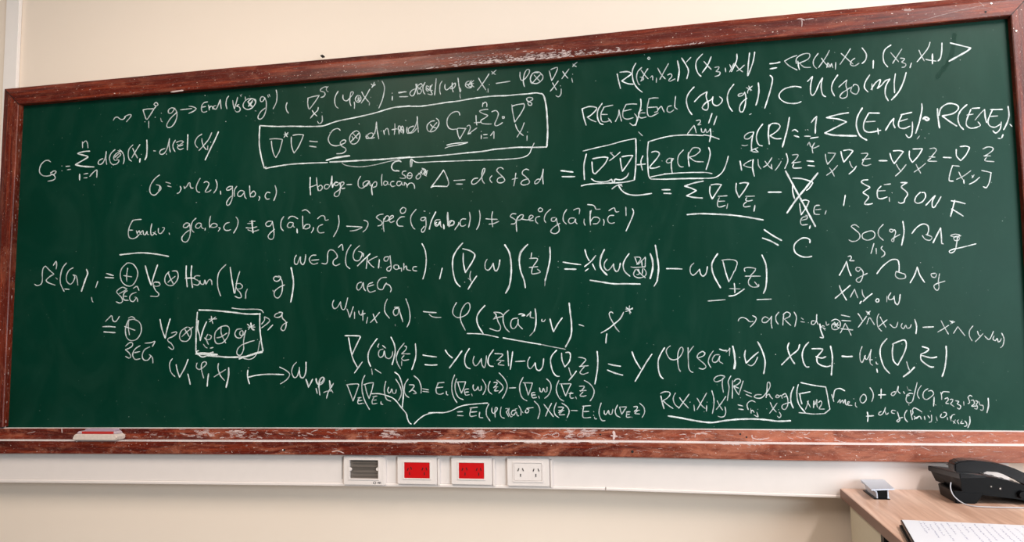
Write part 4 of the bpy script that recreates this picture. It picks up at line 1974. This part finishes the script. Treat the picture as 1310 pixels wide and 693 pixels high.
outlet((577, 629.3, 585, 620), (586.8, 619.6, 591.5, 612.2), 'double power outlet with red face, next to the all white one', M['red'], G_, ((591.7, 600, A), (597, 599.4, -A), (595, 606, 0), (610, 600, A), (615, 600, -A), (612.5, 606.2, 0)))
outlet((648.5, 702.8, 586, 622), (657.6, 693.4, 592, 615), 'all white double power outlet, rightmost on the trunking', M['plastic'], G_, ((663.2, 600.5, A), (669, 600.5, -A), (666, 607.6, 0), (682.6, 601, A), (689, 601, -A), (685.6, 607.8, 0)))

# ---------------------------------------------------------------- desk
ZD = -.163 * S + ZB
dk = tag(empty('desk', (2.9, -.3, 0)), 'light wood laminate desk with cream side panel standing against the wall at the right', 'desk')
xl = PZ(1073, 622.7, ZD).x; TH = .023; yb = YT - .0045
mbox('tabletop', (xl, xl + 1.35, -.72, yb, ZD - TH, ZD), M['desk'], dk, .0012, 1)
mbox('edge_band', (xl - .0012, xl, -.719, yb - .001, ZD - TH + .001, ZD - .001), M['edge'], dk)
xp = xl + .020; ye = PW(1127, 686, xp).y
mbox('side_panel', (xp, xp + .018, ye, yb - .002, .02, ZD - TH - .0003), M['cream'], dk, .001)
mbox('leg', (xp - .001, xp + .024, ye - .03, ye - .001, 0, ZD - TH - .0003), M['black'], dk, .002)
mbox('leg', (xp - .001, xp + .024, -.70, -.67, 0, ZD - TH - .0003), M['black'], dk, .002)
mbox('side_panel', (xl + 1.30, xl + 1.318, -.70, yb - .002, 0, ZD - TH - .0003), M['cream'], dk, .001)
mbox('modesty_panel', (xp + .019, xl + 1.299, -.12, -.10, .25, ZD - TH - .0003), M['cream'], dk, .001)

# ---------------------------------------------------------------- small metal stand
zt = ZD + .0255
st_ = tag(empty('metal_stand', PZ(1120, 638, ZD)), 'small grey aluminium stand with a flat top plate near the desk corner', 'stand')
q = [PZ(*p, zt) for p in ((1114.5, 625.8), (1144.5, 624.8), (1131, 612.8), (1100.5, 613))]
bm = bmesh.new(); hexa(bm, [p - Vector((0, 0, .003)) for p in q] + q); from_bm('top_plate', bm, M['alu'], st_, .0006)
gp = (q[0] + q[1]) / 2; 
bl, br = PZ(1120.5, 638.6, ZD), PZ(1138, 639.6, ZD); y0 = bl.y; y1 = PZ(1108, 627.5, ZD).y
x0_, x1_ = bl.x, br.x + .001
mbox('base_plate', (x0_ - .004, x1_ + .002, y0 - .001, y1, ZD + .0003, ZD + .0022), M['black'], st_, .0005)
prism('side_wall', [(x0_ + .002, ZD + .0024), (x0_ + .0048, ZD + .0024), (x0_ + .0048, ZD + .014), (x0_ + .003, ZD + .0196), (x0_ - .004, zt - .0032), (x0_ - .009, zt - .0032), (x0_ - .001, ZD + .0185), (x0_ + .002, ZD + .013)], y0, y1 - .002, M['alu'], st_, .0003)
prism('side_wall', [(x1_ - .004, ZD + .0024), (x1_ + .0015, ZD + .0024), (x1_ - .0005, ZD + .006), (x1_ - .0005, zt - .0032), (x1_ - .003, zt - .0032), (x1_ - .003, ZD + .006)], y0, y1 - .002, M['alu'], st_, .0003)
mbox('core', (x0_ + .007, x1_ - .0045, y0 + .004, y1 - .004, ZD + .0024, zt - .0032), M['black'], st_)

# ---------------------------------------------------------------- telephone
ph = tag(empty('desk_telephone', PZ(1235, 644, ZD)), 'black corded desk telephone with its handset resting on the near side', 'telephone')
YN = -.200; YFAR = -.052
prof = [(1228, 606), (1246, 607.5), (1280, 612), (1310, 620), (1345, 633), (1372, 647), (1372, 652), (1340, 646.5), (1300, 638), (1256, 633), (1231, 629)]
W = [PX(x, y, YN) for x, y in prof]
fa = PX(1187.5, 596, YFAR); sh = (fa.x - W[0].x, fa.z - W[0].z)
zf = max(ZD + .0015, min(w_.z for w_ in W)); W2 = [(w_.x, max(w_.z, ZD + .0015)) for w_ in W]
far = [(x + sh[0], max(z + sh[1], ZD + .0015)) for x, z in W2]
g = PX(1197, 614.5, YFAR); far[-1] = (g.x, g.z); far[-2] = (far[-2][0], max(far[-2][1], ZD + .02))
YC = YN + .050                                 # the handset lies on a raised near side; the key panel behind it is lower
t_ = (YC - YN) / (YFAR - YN)
mid = [(a_[0] + (c_[0] - a_[0]) * t_, a_[1] + (c_[1] - a_[1]) * t_) for a_, c_ in zip(W2, far)]
loft('handset_cradle', [[Vector((x, YN, z)) for x, z in W2], [Vector((x, YC, z)) for x, z in mid]], M['black'], ph)
def low(l): return [(x, z if k < 2 or k > 5 else max(z - .016, ZD + .004)) for k, (x, z) in enumerate(l)]
loft('body', [[Vector((x, YC + .0002, z)) for x, z in low(mid)], [Vector((x, YFAR, z)) for x, z in low(far)]], M['black'], ph)
hp = [PX(x, y, YN - .001) for x, y in ((1227.5, 605.2), (1262, 608.3), (1262, 611.5), (1228, 612.6))]
prism('display_housing', [(p.x, p.z) for p in hp], YN - .001, YFAR + .001, M['lid'], ph, .0015, sh)
mbox('screen', (W[0].x + .012, W[0].x + .05, YFAR - .075, YFAR - .02, W[0].z + .0015, W[0].z + .004), simple('lcd_grey', (60, 70, 66), .15), ph, .0005)
# keys on the sloping top, turned to the person at the desk
for r_ in range(4):
    for c_ in range(3):
        kx = W[0].x + .085 + r_ * .021; ky = -.125 + c_ * .024; kz = W[0].z - .024 - r_ * .0058
        mbox('key', (kx - .006, kx + .006, ky - .008, ky + .008, kz, kz + .009), M['lid'], ph, .0015, 1)
# stand foot under the raised end
f0, f1 = PZ(1222, 643.5, ZD), PZ(1249, 644.6, ZD)
fx0, fx1 = PX(1231, 630, YN + .01).x, PX(1257, 633, YN + .01).x; ztop = PX(1240, 629, YN + .01).z
prism('foot', [(f0.x, ZD + .0004), (f1.x, ZD + .0004), (fx1, ztop), (f0.x - .004, ztop + .004)], f1.y, f1.y + .105, M['black'], ph, .002)
def P2(l, y): return [(p.x, p.z) for p in (PX(a, b, y) for a, b in l)]
YH = YN + .004
hs = prism('handset', P2([(1220.5, 592.8), (1226, 590), (1236, 588.4), (1250, 588.8), (1275, 592), (1297, 598.6), (1322, 610), (1352, 627), (1360, 634), (1357, 641), (1332, 634), (1329, 628.5), (1310, 618.5), (1290, 606.5), (1276, 602), (1262, 600.8), (1257, 603), (1255, 606.2), (1222, 604.4)], YH), YH, YH + .046, M['lid'], ph, .005, (0, 0), 3)
for px, py, r_ in ((1268, 622.2, .0032), (1279.6, 624.8, .004)): 
    sp_ = disc('side_port', px, py, YN - .0008, r_, .0015, M['dark'], ph)
    disc('port_pin', px, py, YN - .0018, r_ * .45, .001, M['screw'], sp_)
disc('cord_plug', 1307.5, 632.5, YN - .006, .0088, .012, M['black'], ph)
cpt = [PX(1216.5, 617, YN + .012), PX(1216, 624, YN + .002), PX(1219.5, 633, YN - .006), PX(1228, 641, YN - .012)]
for x, y in ((1238, 645.8), (1250, 647.6), (1268, 648.4), (1290, 648.8), (1315, 649.6), (1340, 651), (1375, 650)): cpt.append(PZ(x, y, ZD + .0022))
tag(tube('telephone_cord', cpt, .0013, M['cord']), 'thin grey cord looping from the telephone and along the desk', 'cord')

# ---------------------------------------------------------------- notebook
nb = tag(empty('notepad', PZ(1154, 665, ZD)), 'open black notepad with a handwritten white page on the desk', 'notepad')
zn = ZD + .016
p0 = PZ(1154, 664.6, zn); p1 = PZ(1310, 671.6, zn); p2 = PZ(1170.2, 693, zn)
u = (p1 - p0).normalized(); v = (p2 - p0).normalized(); LU, LV = .31, .215
def quad(name, o, a0, a1, b0, b1, z0, z1, mat, parent, bev=.0006):
    c = [o + u * a + v * b for a, b in ((a0, b1), (a1, b1), (a1, b0), (a0, b0))]
    bm = bmesh.new(); hexa(bm, [Vector((p.x, p.y, z0)) for p in c] + [Vector((p.x, p.y, z1)) for p in c]); return from_bm(name, bm, mat, parent, bev)
quad('lower_cover', p0, -.006, LU, .004, LV, ZD + .0004, ZD + .007, M['black'], nb)
quad('upper_cover', p0, -.0025, LU, -.0035, LV, ZD + .0072, zn - .0012, M['lid'], nb)
quad('page', p0, 0, LU - .002, 0, LV - .001, zn - .0011, zn, M['paper'], nb, 0)
st = []
rows = [(.030, .0, .05), (.037, .0, .03), (.045, .02, .09), (.056, .0, .07), (.066, .01, .11), (.078, .0, .05), (.090, .012, .09), (.103, .0, .04), (.112, .03, .11), (.125, .0, .10), (.137, .012, .09), (.150, .0, .07), (.163, .03, .12), (.175, .0, .09), (.19, .02, .10), (.205, .0, .05), (.22, .03, .12), (.24, .0, .1), (.26, .02, .12), (.28, .0, .1)]
for a, b0, b1 in rows:
    b = b0 + .01
    while b < b1 + .05:
        L = rnd.uniform(.004, .016); k = int(L / .0016) + 2
        st.append(([(a + rnd.uniform(-.0018, .0018), b + L * i / k) for i in range(k + 1)], .0010, 1.)); b += L + rnd.uniform(.002, .007)
tag(marks('handwriting', st, M['ink'], nb, lambda a, b, l: p0 + u * a + v * b + Vector((0, 0, l)), .0012, .00012), kind='stuff')
bpy.context.view_layer.update()
